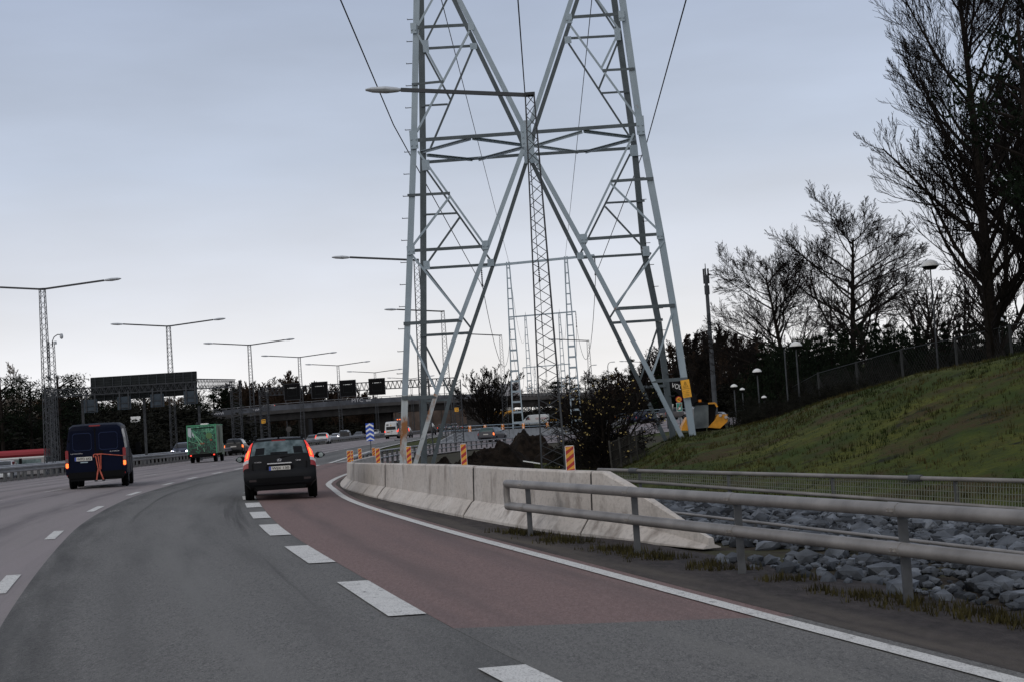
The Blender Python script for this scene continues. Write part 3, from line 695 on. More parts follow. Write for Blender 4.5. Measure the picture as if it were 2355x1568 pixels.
# plan bracing between front and back at the waist
def plan(a, fa, b, fb):
    q = [P(*Z3(*a), DF if fa == 'F' else DR), P(*Z3(*b), DF if fb == 'F' else DR)]
    mb = MB(); mb.angle(q[0], q[1], .10, .016, Vector((0, 0, 1))); mb.build('waist_brace', galv, pl, org)
for a in (((265, 862), 'R', (540, 785), 'F'), ((560, 783), 'F', (845, 822), 'R'), ((300, 878), 'F', (560, 905), 'R'), ((585, 905), 'R', (835, 838), 'F'),
          ((905, 827), 'F', (1180, 745), 'F'), ((1195, 742), 'F', (1470, 778), 'R'), ((905, 825), 'R', (1160, 862), 'R'), ((1195, 862), 'R', (1478, 785), 'F')): plan(*a)
# gusset plates
for fc, x, y, wz, hz in (('F', 220, 165, 34, 60), ('F', 548, 155, 34, 44), ('R', 290, 268, 34, 70), ('R', 562, 268, 40, 36), ('F', 222, 800, 46, 106), ('F', 862, 765, 62, 150), ('F', 1512, 718, 46, 108),
                         ('R', 878, 865, 62, 140), ('R', 290, 945, 44, 60), ('R', 1475, 862, 46, 64), ('F', 205, 1430, 46, 50), ('F', 628, 1400, 36, 50), ('F', 1190, 1362, 40, 50), ('F', 1622, 1337, 36, 60), ('R', 295, 1515, 36, 50), ('R', 660, 1500, 38, 40), ('R', 1170, 1462, 38, 40), ('R', 1545, 1435, 40, 56),
                         ('F', 1105, 110, 36, 54), ('F', 1405, 95, 34, 60), ('R', 1100, 232, 38, 40), ('R', 1382, 200, 34, 70)):
    D_ = DF if fc == 'F' else DR; px = .4033*FPX/FPX/ FPX
    c = P(*Z3(x, y), D_)+NF*.06; kx = .4033*D_/FPX
    mb = MB(); rot = Matrix.Rotation(-R(1), 3, 'Y'); mb.box(c, (wz*kx, .02, hz*kx), rot)
    if fc == 'F' and hz > 45:
        for i in (-1, 1):
            for j in range(int(hz*kx/.22)):
                mb.box(c+Vector((i*wz*kx*.3, -.025, -hz*kx/2+.12+j*.2)), (.05, .03, .05))
    mb.build('gusset_plate', galv, pl, org)
# step bolts up the left front leg and on the right rear leg
proto = None
for k in range(26):
    y = 1010-k*50.8; x = interp(-y, [(-1082, 926), (-325, 952), (0, 958), (330, 962)])
    p = P(x, y, DF)
    if proto is None:
        mb = MB(); mb.bar((-.11, 0, 0), (-.30, 0, 0), .022, .022); mb.box((-.30, 0, .01), (.015, .035, .045)); proto = mb.build('step_bolt', galvd, pl); o = proto
    else: o = proto.copy(); COL.objects.link(o)
    o.parent = pl; o.location = p-org
for k in range(13):
    y = 960-k*50; x = interp(-y, [(-1012, 1549), (-740, 1515), (-575, 1481), (-345, 1460)]); o = proto.copy(); COL.objects.link(o); o.parent = pl; o.location = P(x, y, DR)-org+Vector((.36, -.02, 0))
# leg feet
for (x, y), D_ in (((926, 1088), DF), ((951, 1088), DF), ((975, 1092), DR), ((990, 1092), DR)):
    p = P(x, y, D_); g = gz(p.x, p.y); mb = MB(); mb.box((p.x, p.y+.1, (g+p.z)/2-.1), (.42, .42, abs(p.z-g)+.35)); mb.build('footing', conc2, pl, org)
# yellow warning plate on the right front leg
q = P(1577, 893, DF)+NF*.12
sp = thing('warning_sign', 'yellow warning plate with black marks strapped to the right pylon leg', 'warning sign', tuple(q), 0)
k = DF/FPX
mb = MB(); mb.rbox((0, 0, .0), (20*k, .015, 41*k), .01, Matrix.Rotation(R(-5.5), 3, 'Y')); mb.build('plate', yellowp, sp)
mb = MB(); rt = Matrix.Rotation(R(-5.5), 3, 'Y')
def onp(x, z): return rt @ Vector((x*k, -.011, z*k))
for a, b, c in (((-5, 4), (5, 4), (0, 17)),):
    for u, v in ((a, b), (b, c), (c, a)): mb.bar(onp(*u), onp(*v), .015, .006)
mb.bar(onp(0, 6), onp(0, 12), .02, .006)
mb.bar(onp(-9, 0), onp(9, 0), .012, .006)
for z in (-5, -9, -13, -16): mb.bar(onp(-8, z), onp(7-(z % 3), z), .008, .006)
mb.build('warning_marks', blackink, sp)
# ------------------------------------------------------------------ lattice lamp masts
def lattice(mb, h, wb, wt, seg, c=.05, d=.025, z0=0.0):
    cor = [(-1, -1), (1, -1), (1, 1), (-1, 1)]
    for i, j in cor: mb.bar((i*wb/2, j*wb/2, z0), (i*wt/2, j*wt/2, z0+h), c, c, (0, 1, 0))
    for k in range(seg):
        za, zb = h*k/seg, h*(k+1)/seg; wa, wb_ = wb+(wt-wb)*k/seg, wb+(wt-wb)*(k+1)/seg
        for q in range(4):
            (i, j), (m_, n_) = cor[q], cor[(q+1) % 4]
            if k % 2: (i, j), (m_, n_) = (m_, n_), (i, j)
            mb.bar((i*wa/2, j*wa/2, z0+za), (m_*wb_/2, n_*wb_/2, z0+zb), d, d, (0, 1, 0))
def lamp_head(mb, x, z, s, tilt):
    """flat tapering luminaire reaching outward from x in direction s"""
    rings = []
    for u, w_, h in ((0, .07, .07), (.12, .12, .12), (.45, .20, .17), (.85, .17, .13), (1.05, .06, .05)):
        c = Vector((x+s*u, 0, z+u*tilt)); rings.append([c+Vector((0, w_*math.cos(a), h*.6*math.sin(a))) for a in [2*math.pi*k/10 for k in range(10)]])
    mb.loft(rings)
MASTH = 11.4
mastm = mat('mast_steel', (.06, .064, .07), .6, var=.3, scale=1.5)
def mast(label, grp, loc, arms, H=MASTH, wb=.62, wt=.30):
    t = thing('street_light', label, 'street light', loc, 0, grp)
    mb = MB(); lattice(mb, H, wb, wt, 34, .038, .02); mb.box((0, 0, H), (wt+.05, wt+.05, .08)); mb.build('lattice_pole', mastm, t, fix=False)
    for s, L_, tl in arms:
        mb = MB(); mb.bar((0, 0, H-.02), (s*L_, 0, H+L_*tl), .09, .11); mb.build('arm', armm, t)
        mb = MB(); lamp_head(mb, s*L_, H+L_*tl, s, tl*.6); mb.build('lamp_head', lampm, t, smooth=60)
    return t
def mast_loc(px, py):
    d = depth_for_height(px, py, MASTH); q = P(px, py, d); return (q.x, q.y, gz(q.x, q.y))
# double-armed masts along the median, single-armed ones on the right
dm = None
for i, (px, py, la) in enumerate(((97, 665, 'nearest double-armed lattice lamp mast at the left edge'), (387, 750, 'double-armed lattice lamp mast in front of the big sign board'), (573, 793, 'double-armed lattice lamp mast above the dark estate car left side'), (688, 821, 'double-armed lattice lamp mast rising behind the leftmost black matrix sign'), (777, 840, 'double-armed lattice lamp mast between the second and third matrix signs'), (862, 856, 'double-armed lattice lamp mast beside the rightmost matrix sign'), (945, 870, 'farthest double-armed lattice lamp mast seen behind the left pylon leg'))):
    loc = mast_loc(px, py)
    if dm is None: dm = mast(la, 'double-armed lamp masts along the median', loc, [(-1, 3.85, .105), (1, 3.85, .075)], wb=.52)
    else: copy_tree(dm, loc, 0, la)
sm_ = None
for i, (px, py, la) in enumerate(((1218, 218, 'nearest single-armed lattice lamp mast rising through the middle of the pylon'), (957, 598, 'single-armed lattice lamp mast right behind the left pylon leg'), (1018, 716, 'single-armed lattice lamp mast between the left pylon legs'), (1151, 771, 'single-armed lattice lamp mast behind the round bare tree'), (1352, 783, 'single-armed lattice lamp mast right of the second portal tower'), (1480, 832, 'farthest single-armed lamp mast in front of the wooded rise'))):
    loc = mast_loc(px, py)
    if sm_ is None: sm_ = mast(la, 'single-armed lamp masts on the right', loc, [(-1, 3.82, .10)], wb=.70, wt=.26)
    else: copy_tree(sm_, loc, 0, la)
# concrete-like cabinet foot of the nearest mast
p = mast_loc(1218, 218)
# camera mast behind the first double mast
q = P(117, 785, 108); g = gz(q.x, q.y)
t = thing('camera_mast', 'slim lattice mast with curved arm and dome camera behind the left lamp mast', 'camera mast', (q.x, q.y, g)); H = q.z-g
mb = MB(); lattice(mb, H, .5, .38, 30, .036, .02); mb.build('lattice_pole', mastm, t, fix=False)
mb = MB(); mb.tube([(0.1, 0, H-.4), (.1, 0, H), (.25, 0, H+.3), (.5, 0, H+.45), (.78, 0, H+.43)], .035, 6); mb.build('arm', armm, t)
mb = MB(); mb.tube([(.78, 0, H+.5), (.78, 0, H+.34), (.78, 0, H+.2), (.78, 0, H+.12)], [.08, .13, .12, .05], 10); mb.tube([(.32, 0, H+.0), (.32, 0, H-.22)], [.09, .1], 8); mb.build('camera_dome', lampm, t, smooth=60)
# telecom mast on the right
q = P(1622, 615, 150); g = gz(q.x, q.y)
t = thing('telecom_mast', 'slim tall mast topped with antenna panels left of the bare trees', 'mast', (q.x, q.y, g)); H = q.z-g
mb = MB(); mb.tube([(0, 0, 0), (0, 0, H*.45), (0, 0, H*.95)], [.26, .22, .17], 10); mb.cyl((0, 0, H*.6), (0, 0, H*.6+.15), .3, 10); mb.build('pole', mastm, t, smooth=60)
mb = MB()
for k in range(3):
    a = k*2.09+.3; c = Vector((math.cos(a)*.26, math.sin(a)*.26, 0)); mb.box(c+Vector((0, 0, H-.9)), (.16, .14, 1.5)); mb.box(c*.8+Vector((0, 0, H-2.3)), (.14, .14, .9))
mb.tube([(0, 0, H-1), (0, 0, H+.35)], .04, 6); mb.build('antenna', galvd, t)
# slim poles with plain street lamps in the distance
def slim_lamp(px, py, d, s, label, arm=1.4, name='street_light'):
    q = P(px, py, d); g = gz(q.x, q.y); H = q.z-g
    t = thing(name, label, 'street light', (q.x, q.y, g), 0, 'slim street lamps on the bridge and beyond')
    mb = MB(); mb.tube([(0, 0, 0), (0, 0, H-.9), (s*.15, 0, H-.3), (s*.5, 0, H), (s*arm*.7, 0, H+.05)], [.11, .08, .07, .06, .05], 6); mb.build('pole', mastm, t)
    mb = MB(); mb.rbox((s*arm*.9, 0, H+.05), (.8, .25, .18), .05); mb.build('lamp_head', lampm, t)
slim_lamp(615, 872, 335, 1, 'slim curved street lamp above the bridge, left of the matrix signs')
slim_lamp(655, 879, 335, -1, 'slim curved street lamp just left of the leftmost matrix sign')
slim_lamp(985, 848, 340, -1, 'slim street lamp behind the left pylon legs')
slim_lamp(1355, 840, 330, 1, 'thin street lamp pole above the far conifers')
slim_lamp(1397, 833, 330, 1, 'thin street lamp pole left of the spruce')
# park lamps with domed shades on the slope
def dome_lamp(px, py, d, label, r=None, short=None):
    q = P(px, py, d); g = gz(q.x, q.y); H = max(.8, q.z-g); r = r or .27
    t = thing('park_lamp', label, 'park lamp', (q.x, q.y, g), 0, 'domed park lamps along the path on the slope')
    mb = MB(); mb.tube([(0, 0, -.1), (0, 0, H)], [.04, .03], 8); mb.build('pole', mastm, t)
    mb = MB(); mb.tube([(0, 0, H-.02), (0, 0, H+.03), (0, 0, H+r*.45), (0, 0, H+r*.62), (0, 0, H+r*.70)], [r, r*.98, r*.72, r*.40, .04], 18); mb.build('dome_shade', whitep, t, smooth=50)
    mb = MB(); mb.tube([(0, 0, H-.16), (0, 0, H-.04)], [r*.6, r*.9], 14); mb.build('lamp_rim', black, t)
dome_lamp(2139, 612, 66, 'highest domed park lamp hanging in front of the bare trees at the right', .40)
dome_lamp(1830, 795, 70, 'domed park lamp in front of the leftmost big bare tree', .29)
dome_lamp(1741, 854, 72, 'domed park lamp above the middle of the chain-link fence', .22)
dome_lamp(1688, 888, 74, 'domed park lamp just right of the tail lights by the excavator', .17)
dome_lamp(1707, 895, 76, 'small domed park lamp beside the dark conifer bush', .13)
dome_lamp(1757, 913, 70, 'smallest domed park lamp low behind the fence', .12)
dome_lamp(1803, 796, 74, 'tiny round park lamp left of the brightest dome', .07)
dome_lamp(2295, 738, 75, 'domed park lamp close to the trunk of the tallest tree', .30)
# ------------------------------------------------------------------ gantry with the backs of the road signs
gd = 116.0
kg = gd/FPX
def W(px, py, d=gd): return P(px, py, d)
base = W(125, 905); gb = gz(base.x, base.y)
gt = thing('sign_gantry', 'long lattice sign gantry over the left carriageway seen from behind', 'sign gantry', (base.x, base.y, gb)); org = gt.location.copy()
def truss(mb, a, b, h, n, c=.06, d=.03, wdt=.5):
    a, b = Vector(a), Vector(b); up = Vector((0, 0, h)); bk = Vector((0, wdt, 0))
    for o_ in (Vector(), up, bk, up+bk): mb.bar(a+o_, b+o_, c, c)
    for k in range(n):
        p, q = a+(b-a)*(k/n), a+(b-a)*((k+1)/n); m_ = (p+q)/2
        for o_ in (Vector(), bk): mb.bar(p+o_, m_+up+o_, d, d); mb.bar(m_+up+o_, q+o_, d, d)
        mb.bar(p, q+bk, d, d)
a = W(120, 915); b = W(545, 895); az = a.z
b = Vector((b.x, b.y, a.z+.05)); 
a_ = W(122, 912); b_ = W(452, 893)
mb = MB(); truss(mb, a_, b_, .55, 22, .075, .035); mb.build('truss', galvd, gt, org, fix=False)
mb = MB(); c_ = P(452, 893, gd); e_ = P(540, 889, 150); truss(mb, c_, e_, .75, 16, .075, .035); mb.build('truss_arm', galvd, gt, org, fix=False)
def lat_post(px, py, d, wq, par, org_, H=None):
    q = P(px, py, d); g = gz(q.x, q.y); mb = MB(); lattice(mb, q.z-g+.5, wq, wq, 22, .075, .035); 
    for i, v in enumerate(mb.v): mb.v[i] = (v[0]+q.x, v[1]+q.y, v[2]+g-.1)
    mb.build('lattice_post', galvd, par, org_, fix=False)
lat_post(116, 905, gd, .58, gt, org); lat_post(541, 884, 150, .9, gt, org)
# the wide board seen from its back
c = [W(201, 868), W(446, 853), W(447, 905), W(203, 922)]
bt = thing('road_sign', 'very wide dark sign board seen from behind on top of the gantry', 'road sign', tuple((c[2]+c[3])/2)); o2 = bt.location.copy()
bk = mat('sign_back_dark', (.018, .021, .022), .6, var=.2, scale=2); bk2 = mat('sign_back_blue', (.045, .058, .072), .5, var=.15, scale=2)
NG = Vector((0, 1, 0))
mb = MB(); mb.loft([[p+NG*.9 for p in c], [p+NG*.98 for p in c]]); mb.build('board', bk, bt, o2)
mb = MB(); mb.bar(c[0]+NG*.9+Vector((0, 0, .02)), c[1]+NG*.9+Vector((0, 0, .02)), .07, .05); mb.bar(c[0]+NG*.9, c[3]+NG*.9, .05, .05); mb.bar(c[3]+NG*.9, c[2]+NG*.9, .05, .05); mb.bar(c[1]+NG*.9, c[2]+NG*.9, .05, .05); mb.build('edge_trim', galvd, bt, o2)
for k in range(12):
    f = (k+.5)/12; mb = MB(); mb.bar(c[3]+(c[2]-c[3])*f+NG*.85, c[0]+(c[1]-c[0])*f+NG*.85, .05, .05); mb.build('stiffener', mat('sign_stiffener', (.06, .065, .07), .6), bt, o2)
mb = MB()
for k in range(1, 9):
    f = k/9; mb.bar(c[0]+(c[3]-c[0])*f+NG*.88, c[1]+(c[2]-c[1])*f+NG*.88, .02, .02)
mb.build('back_ribs', mat('sign_rib', (.045, .05, .052), .6), bt, o2)
# its three stout I-posts
for px, (y0, y1) in zip((190, 331, 458), ((918, 1030), (905, 1035), (932, 1010))):
    q = P(px, y0, gd+1.2); g = gz(q.x, q.y); mb = MB(); mb.box((q.x, q.y, (q.z+g)/2), (.10, .24, q.z-g)); mb.box((q.x, q.y-.13, (q.z+g)/2), (.2, .03, q.z-g)); mb.build('support_post', galvd, bt, o2)
for i, (px, py, lab) in enumerate(((208, 933, 'back of the leftmost square lane sign hanging under the gantry'), (285, 926, 'back of the square lane sign second from the left under the gantry'), (361, 920, 'back of the square lane sign third from the left under the gantry'), (438, 913, 'back of the square lane sign at the right end of the gantry'))):
    q = W(px, py, gd-.4); t = thing('lane_sign', lab, 'lane sign', tuple(q), 0, 'square lane signs hanging under the gantry')
    s = 15*kg
    mb = MB(); mb.rbox((0, .1, 0), (2*s*1.03, .12, 2*s), .03); mb.build('panel', bk2, t)
    for sx_ in (-.62, .72): mb = MB(); mb.bar((sx_*s, 0, -s*.95), (sx_*s, 0, s*1.9), .10, .07); mb.build('hanger', galvd, t)
    mb = MB(); mb.bar((-.65*s, -.03, -s*.72), (.75*s, -.03, -s*.72), .05, .05); mb.bar((-s*.9, -.0, 0), (s*.9, -.0, 0), .04, .04); mb.build('crosspiece', galvd, t)
# ------------------------------------------------------------------ gantry with black matrix signs
md = 137.0; km = md/FPX
q0 = P(606, 915, md); gg = gz(q0.x, q0.y)
mt = thing('sign_gantry', 'lattice gantry carrying four black matrix signs over the motorway', 'sign gantry', (q0.x, q0.y, gg)); org = mt.location.copy()
a_ = P(600, 909, md); b_ = P(1050, 884, md+2)
mb = MB(); truss(mb, a_, b_, .68, 44, .07, .035, .6); mb.build('truss', galvd, mt, org, fix=False)
lat_post(606, 905, md, .72, mt, org); lat_post(1050, 882, md+2, .72, mt, org)
for i, (px, py, lab) in enumerate(((672, 900, 'leftmost black square matrix sign with a thin white dash'), (735, 896, 'black square matrix sign second from the left'), (800, 892, 'black square matrix sign third from the left'), (867, 888, 'rightmost black square matrix sign near the pylon leg'))):
    q = P(px, py, md-.6); t = thing('matrix_sign', lab, 'matrix sign', tuple(q), 0, 'black matrix signs on the gantry')
    s = 37*km/2; rot = Matrix.Rotation(R(.0), 3, 'Y')
    mb = MB(); mb.rbox((0, .12, 0), (2*s, .24, 2*s), .04); mb.build('case', black, t)
    mb = MB()
    for u in (-1, 1): mb.bar((u*s, 0, -s), (u*s, 0, s), .05, .05); mb.bar((-s, 0, u*s), (s, 0, u*s), .05, .05)
    mb.build('rim', galvd, t)
    mb = MB(); mb.bar((-s*.35, -.015, s*.48), (s*.32, -.015, s*.48), .012, .045); mb.box((s*.48, -.01, s*.50), (.05, .02, .05)); mb.box((-s*.5, -.01, s*.47), (.05, .02, .05)); mb.build('white_dash', whitep, t)
    mb = MB()
    for u in (-1, 1): mb.bar((u*s*.55, -.012, -s*.5), (u*s*.55, -.012, s*.35), .02, .03); mb.bar((-s*.55, -.012, -.5*s if u < 0 else .35*s), (s*.55, -.012, -.5*s if u < 0 else .35*s), .02, .03)
    mb.build('display_frame', bk, t)
    mb = MB(); mb.bar((0, .35, -s*.6), (0, .35, s*.8), .1, .1); mb.build('bracket', galvd, t)
for px, py, dd_, lab in ((606, 968, md, 'small yellow number sign on the left post of the matrix sign gantry'), (1050, 941, md+2, 'small yellow number sign on the right post of the matrix sign gantry')):
    q = P(px, py, dd_-.5); t = thing('number_sign', lab, 'sign', tuple(q), 0, 'small yellow number signs on the gantry posts')
    mb = MB(); mb.rbox((0, 0, 0), (.38, .03, .38), .02); mb.build('plate', yellowp, t)
    text_part('S 48', 'lettering', blackink, t, (0, -.022, .085), .10, width=.26); text_part('109', 'lettering', blackink, t, (.03, -.022, -.075), .10, width=.2)
# ------------------------------------------------------------------ portal towers with insulators and wires
def ladder(mb, top, foot, wt, wb, n):
    top, foot = Vector(top), Vector(foot)
    for s in (-1, 1):
        for yy in (0,): mb.bar(foot+Vector((s*wb/2, 0, 0)), top+Vector((s*wt/2, 0, 0)), .17, .17, (0, 1, 0))
    for k in range(n):
        f = (k+.4)/n; f = f**1.0; p = foot+(top-foot)*f; w_ = wb+(wt-wb)*f; mb.bar(p-Vector((w_/2, 0, 0)), p+Vector((w_/2, 0, 0)), .1, .26 if k < n*.5 else .16)
ins = mat('insulator_dark', (.03, .03, .035), .3)
INS = []
def portal(d, posts, bar, insul, lab, nr):
    fp = P(posts[0][0], posts[0][1], d); g = gz(fp.x, fp.y)
    t = thing('portal_tower', lab, 'power tower', (fp.x, fp.y, g), 0, 'portal power towers in a row behind the pylon'); org = t.location.copy()
    for px, py in posts:
        q = P(px, py, d); gg_ = gz(q.x, q.y); mb = MB(); h = q.z-gg_; ladder(mb, q, (q.x, q.y, gg_-.3), .35, 1.45, nr); mb.build('ladder_post', galv, t, org, fix=False)
    a, b = P(*bar[0], d), P(*bar[1], d); mb = MB(); mb.bar(a, b, .25, .32); mb.bar(a-Vector((0, 0, .0)), a-Vector((0, 0, .5)), .12, .12); mb.bar(b, b-Vector((0, 0, .5)), .12, .12); mb.build('crossbar', galv, t, org)
    r = []
    for (px, py), ln in insul:
        p = P(px, py, d); mb = MB(); n = 9
        pts = []; rs = []
        for k in range(n*2+1): pts.append(p-Vector((0, 0, ln*(k/(2*n))))); rs.append(.15 if k % 2 else .035)
        mb.tube(pts, rs, 8); mb.box(p-Vector((0, 0, ln+.1)), (.3, .2, .25)); mb.build('insulator', ins, t, org); r.append(p-Vector((0, 0, ln+.2)))
    INS.append((r, [P(px, py-8, d) for px, py in posts]))
portal(205, [(1168, 603), (1301, 590)], [(1105, 614), (1367, 588)], [((1107, 616), 2.4), ((1238, 601), 2.6), ((1367, 590), 2.4)], 'nearest portal power tower with two ladder masts and three insulators', 17)
portal(362, [(1208, 726), (1286, 720)], [(1171, 730), (1324, 717)], [((1171, 732), 3.4), ((1245, 724), 3.4), ((1324, 719), 3.4)], 'second portal power tower seen between the masts of the nearest one', 15)
portal(540, [(1229, 843), (1283, 838)], [(1202, 845), (1311, 836)], [((1203, 847), 3.4), ((1256, 842), 3.4), ((1309, 838), 3.4)], 'farthest portal power tower low over the bridge', 12)
def wire(p0, ins_pts, lab, r=.045, sags=(None, 9, 9)):
    pts = list(p0); cur = Vector(pts[-1])
    allp = [Vector(p) for p in pts]
    for k, q in enumerate(ins_pts):
        sag = 0 if k == 0 else (9.5 if k == 1 else 9)
        st = Vector(allp[-1]); n = 14
        for i in range(1, n+1):
            t_ = i/n; p = st+(q-st)*t_; p.z -= sag*4*t_*(1-t_); allp.append(p)
    mb = MB(); mb.tube(allp, r, 5); o = mb.build('power_line', cable, origin=tuple(allp[0])); tag(o, lab, 'power line', 'power lines strung over the motorway')
def thin(ps, lab, r=.03): wire([ps[0]], ps[1:], lab, r)
A0 = [r[0] for r in INS]; TP = [r[1] for r in INS]
wire([P(560, -450, 58), P(783, 0, 87), P(905, 288, 118)], [A0[0][0], A0[1][0], A0[2][0]], 'left conductor line sweeping down past the left pylon leg')
wire([P(1175, -450, 58), P(1191, 0, 87), P(1207, 215, 112)], [A0[0][1], A0[1][1], A0[2][1]], 'middle conductor line hanging over the centre of the pylon')
wire([P(1665, -420, 58), P(1578, 0, 87), P(1487, 330, 130)], [A0[0][2], A0[1][2], A0[2][2]], 'right conductor line passing outside the right pylon leg')
wire([P(1015, -0, 70)], [TP[0][0], TP[1][0], TP[2][0]], 'thin left earth wire crossing the left half of the pylon', .022)
wire([P(1361, -0, 70)], [TP[0][1], TP[1][1], TP[2][1]], 'thin right earth wire crossing the right half of the pylon', .022)
# ------------------------------------------------------------------ chevron sign on the gore
q = P(852, 1013, 112); g = gz(q.x, q.y)
t = thing('chevron_sign', 'tall blue sign with white upward chevrons on a thin post where the exit splits', 'road sign', (q.x, q.y, g)); k = 112/FPX
ht = 41*k; w_ = 18.5*k; zb = q.z-g
mb = MB(); mb.rbox((0, 0, zb+ht/2), (w_, .03, ht), .01); mb.build('panel', bluep, t)
mb = MB(); mb.cyl((0, .05, -.3), (0, .05, zb+ht*.9), .035, 8); mb.build('post', post_m, t)
mb = MB()
for c_ in (.10, .36, .62, .88):
    z0 = zb+ht*(c_-.02); t_ = ht*.11; pk = ht*.13
    for s in (-1, 1):
        zz = lambda v: min(v, zb+ht*.995)
        mb.poly([(0, -.019, zz(z0+pk)), (s*w_*.48, -.019, zz(z0)-0.0 if z0 > zb else zb+.01), (s*w_*.48, -.019, zz(max(zb+.01, z0)-t_ if z0-t_ > zb else zb+.012)), (0, -.019, zz(z0+pk-t_))])
mb.build('white_chevrons', whitep, t, fix=False)
mb = MB(); mb.box((q.x+.4, q.y-.6, g+.08), (2.4, 1.5, .2)); 
# ------------------------------------------------------------------ median guardrails (W-beam on posts)
def wbeam(name, path, lab, post_every, zc=.58, cat='guardrail', grp='motorway guardrails', m=rail_m, pm=post_m, two=False, back=.12, postw=.12, board=False):
    pts = [Vector((x, y, gz(x, y))) for x, y in path]; org = pts[0].copy()
    t = thing(name, lab, cat, tuple(org), 0, grp); prof = [(0, -.16), (.05, -.12), (.05, -.05), (0, -.02), (0, .02), (.05, .05), (.05, .12), (0, .16)]
    def sweep(zo, nm):
        mb = MB(); b = 0
        for i, p in enumerate(pts):
            d = (pts[min(i+1, len(pts)-1)]-pts[max(i-1, 0)]); d.z = 0; d.normalize(); n = Vector((d.y, -d.x, 0))
            mb.v += [tuple(p+n*(a*1.6+.06)+Vector((0, 0, zo+b_))) for a, b_ in prof]+[tuple(p+n*(-.02+.06)+Vector((0, 0, zo+.16))), tuple(p+n*(-.02+.06)+Vector((0, 0, zo-.16)))]
        k = 10
        for i in range(len(pts)-1):
            for j in range(k-0):
                j2 = (j+1) % k
                mb.face((i*k+j, i*k+j2, (i+1)*k+j2, (i+1)*k+j))
        mb.build(nm, m, t, org, smooth=30)
    sweep(zc, 'beam')
    if two: sweep(.22, 'lower_beam')
    # posts
    acc = 0; last = pts[0]; proto = None; cnt = 0; nxt = .3
    for i in range(len(pts)-1):
        a, b = pts[i], pts[i+1]; L_ = (b-a).length
        while nxt <= acc+L_ and cnt < 98:
            p = a+(b-a)*((nxt-acc)/L_)
            if proto is None:
                mb = MB(); mb.box((-back, 0, .28), (postw, postw*.8, .86)); proto = mb.build('post', pm, t); o = proto
            else: o = proto.copy(); COL.objects.link(o); o.parent = t
            o.location = p-org; cnt += 1; nxt += post_every
        acc += L_
    return t
wbeam('guardrail', [ML(y) for y in frange(30, 130, 3)], 'long steel guardrail on closely spaced posts along the left edge of the carriageway', 1.15, .60)
wbeam('guardrail', [ML(y) for y in frange(130.5, 330, 5)], 'continuing steel guardrail beyond the green box truck and under the bridge', 2.1, .60)
wbeam('guardrail', [ML(y, -4.0) for y in frange(40, 300, 5)], 'second guardrail on the far side of the median, beside the oncoming lanes', 3.0, .62)
struct(ribbon('median_strip', frange(-5, 400, 3), lambda y: ML(y, -4.2), lambda y: ML(y, -.25), asphs, .002, 2))
wbeam('guardrail', [RL(y, 1.7) for y in frange(225, 330, 5)], 'double guardrail with white posts behind the gore, left of the ramp wall', 1.8, .55)
# ------------------------------------------------------------------ ramp railing (two pipes on dense posts)
RRP = [(-5.75, 50.5), (-5.95, 54), (-6.4, 64), (-6.25, 78), (-5.55, 100), (-4.1, 115), (-1.2, 132), (4.9, 150), (12, 162), (21, 172), (31, 182), (45, 194)]
def spline2(pts, n):
    r = []
    for i in range(len(pts)-1):
        p0, p1, p2, p3 = pts[max(i-1, 0)], pts[i], pts[i+1], pts[min(i+2, len(pts)-1)]
        for k in range(n):
            t = k/n; r.append(tuple(.5*((2*p1[c])+(-p0[c]+p2[c])*t+(2*p0[c]-5*p1[c]+4*p2[c]-p3[c])*t*t+(-p0[c]+3*p1[c]-3*p2[c]+p3[c])*t**3) for c in (0, 1)))
    r.append(tuple(pts[-1][:2])); return r
rp = [Vector((x, y, gz(x, y))) for x, y in spline2(RRP, 6)]; org = rp[0].copy()
t = thing('pipe_railing', 'low steel railing with two pipes and dense posts along the exit ramp', 'railing', tuple(org))
mb = MB(); mb.tube([p+Vector((0, 0, .64)) for p in rp], .055, 6); mb.build('upper_pipe', rail_m, t, org, smooth=60)
mb = MB(); mb.tube([p+Vector((0, 0, .32)) for p in rp], .05, 6); mb.build('lower_pipe', rail_m, t, org, smooth=60)
acc = 0; nxt = .4; proto = None; cnt = 0
for i in range(len(rp)-1):
    L_ = (rp[i+1]-rp[i]).length
    while nxt <= acc+L_ and cnt < 96:
        p = rp[i]+(rp[i+1]-rp[i])*((nxt-acc)/L_)
        if proto is None: mb = MB(); mb.box((0, 0, .3), (.12, .12, .72)); proto = mb.build('post', post_m, t); o = proto
        else: o = proto.copy(); COL.objects.link(o); o.parent = t
        o.location = p-org; cnt += 1; nxt += 2.4
    acc += L_
# ------------------------------------------------------------------ ramp wall of concrete barrier elements + rail with marker posts
wp = [On(1004, 150), On(1030, 155), On(1063, 161), On(1115, 172), On(1180, 182), On(1250, 193), On(1330, 203), On(1420, 212), On(1500, 218), On(1600, 226)]
wpt = spline2([(p.x, p.y) for p in wp], 4)
mb = MB(); rings = []
acc = 0; org = Vector((wpt[0][0], wpt[0][1], gz(*wpt[0])))
for i, (x, y) in enumerate(wpt):
    d = Vector((wpt[min(i+1, len(wpt)-1)][0]-wpt[max(i-1, 0)][0], wpt[min(i+1, len(wpt)-1)][1]-wpt[max(i-1, 0)][1], 0)).normalized(); n = Vector((d.y, -d.x, 0))
    k = min(1, .06+i/7.0); g = gz(x, y)-.1
    rings.append([Vector((x, y, g))+n*a+Vector((0, 0, b*k)) for a, b in ((.35, 0), (.35, .12), (.14, .45), (.09, 1.05), (-.09, 1.05), (-.14, .45), (-.35, .12), (-.35, 0))])
mb.loft(rings); o = mb.build('concrete_barrier', conc2, origin=tuple(org), smooth=35); tag(o, 'long low grey concrete wall curving along the far side of the exit ramp', 'concrete barrier')
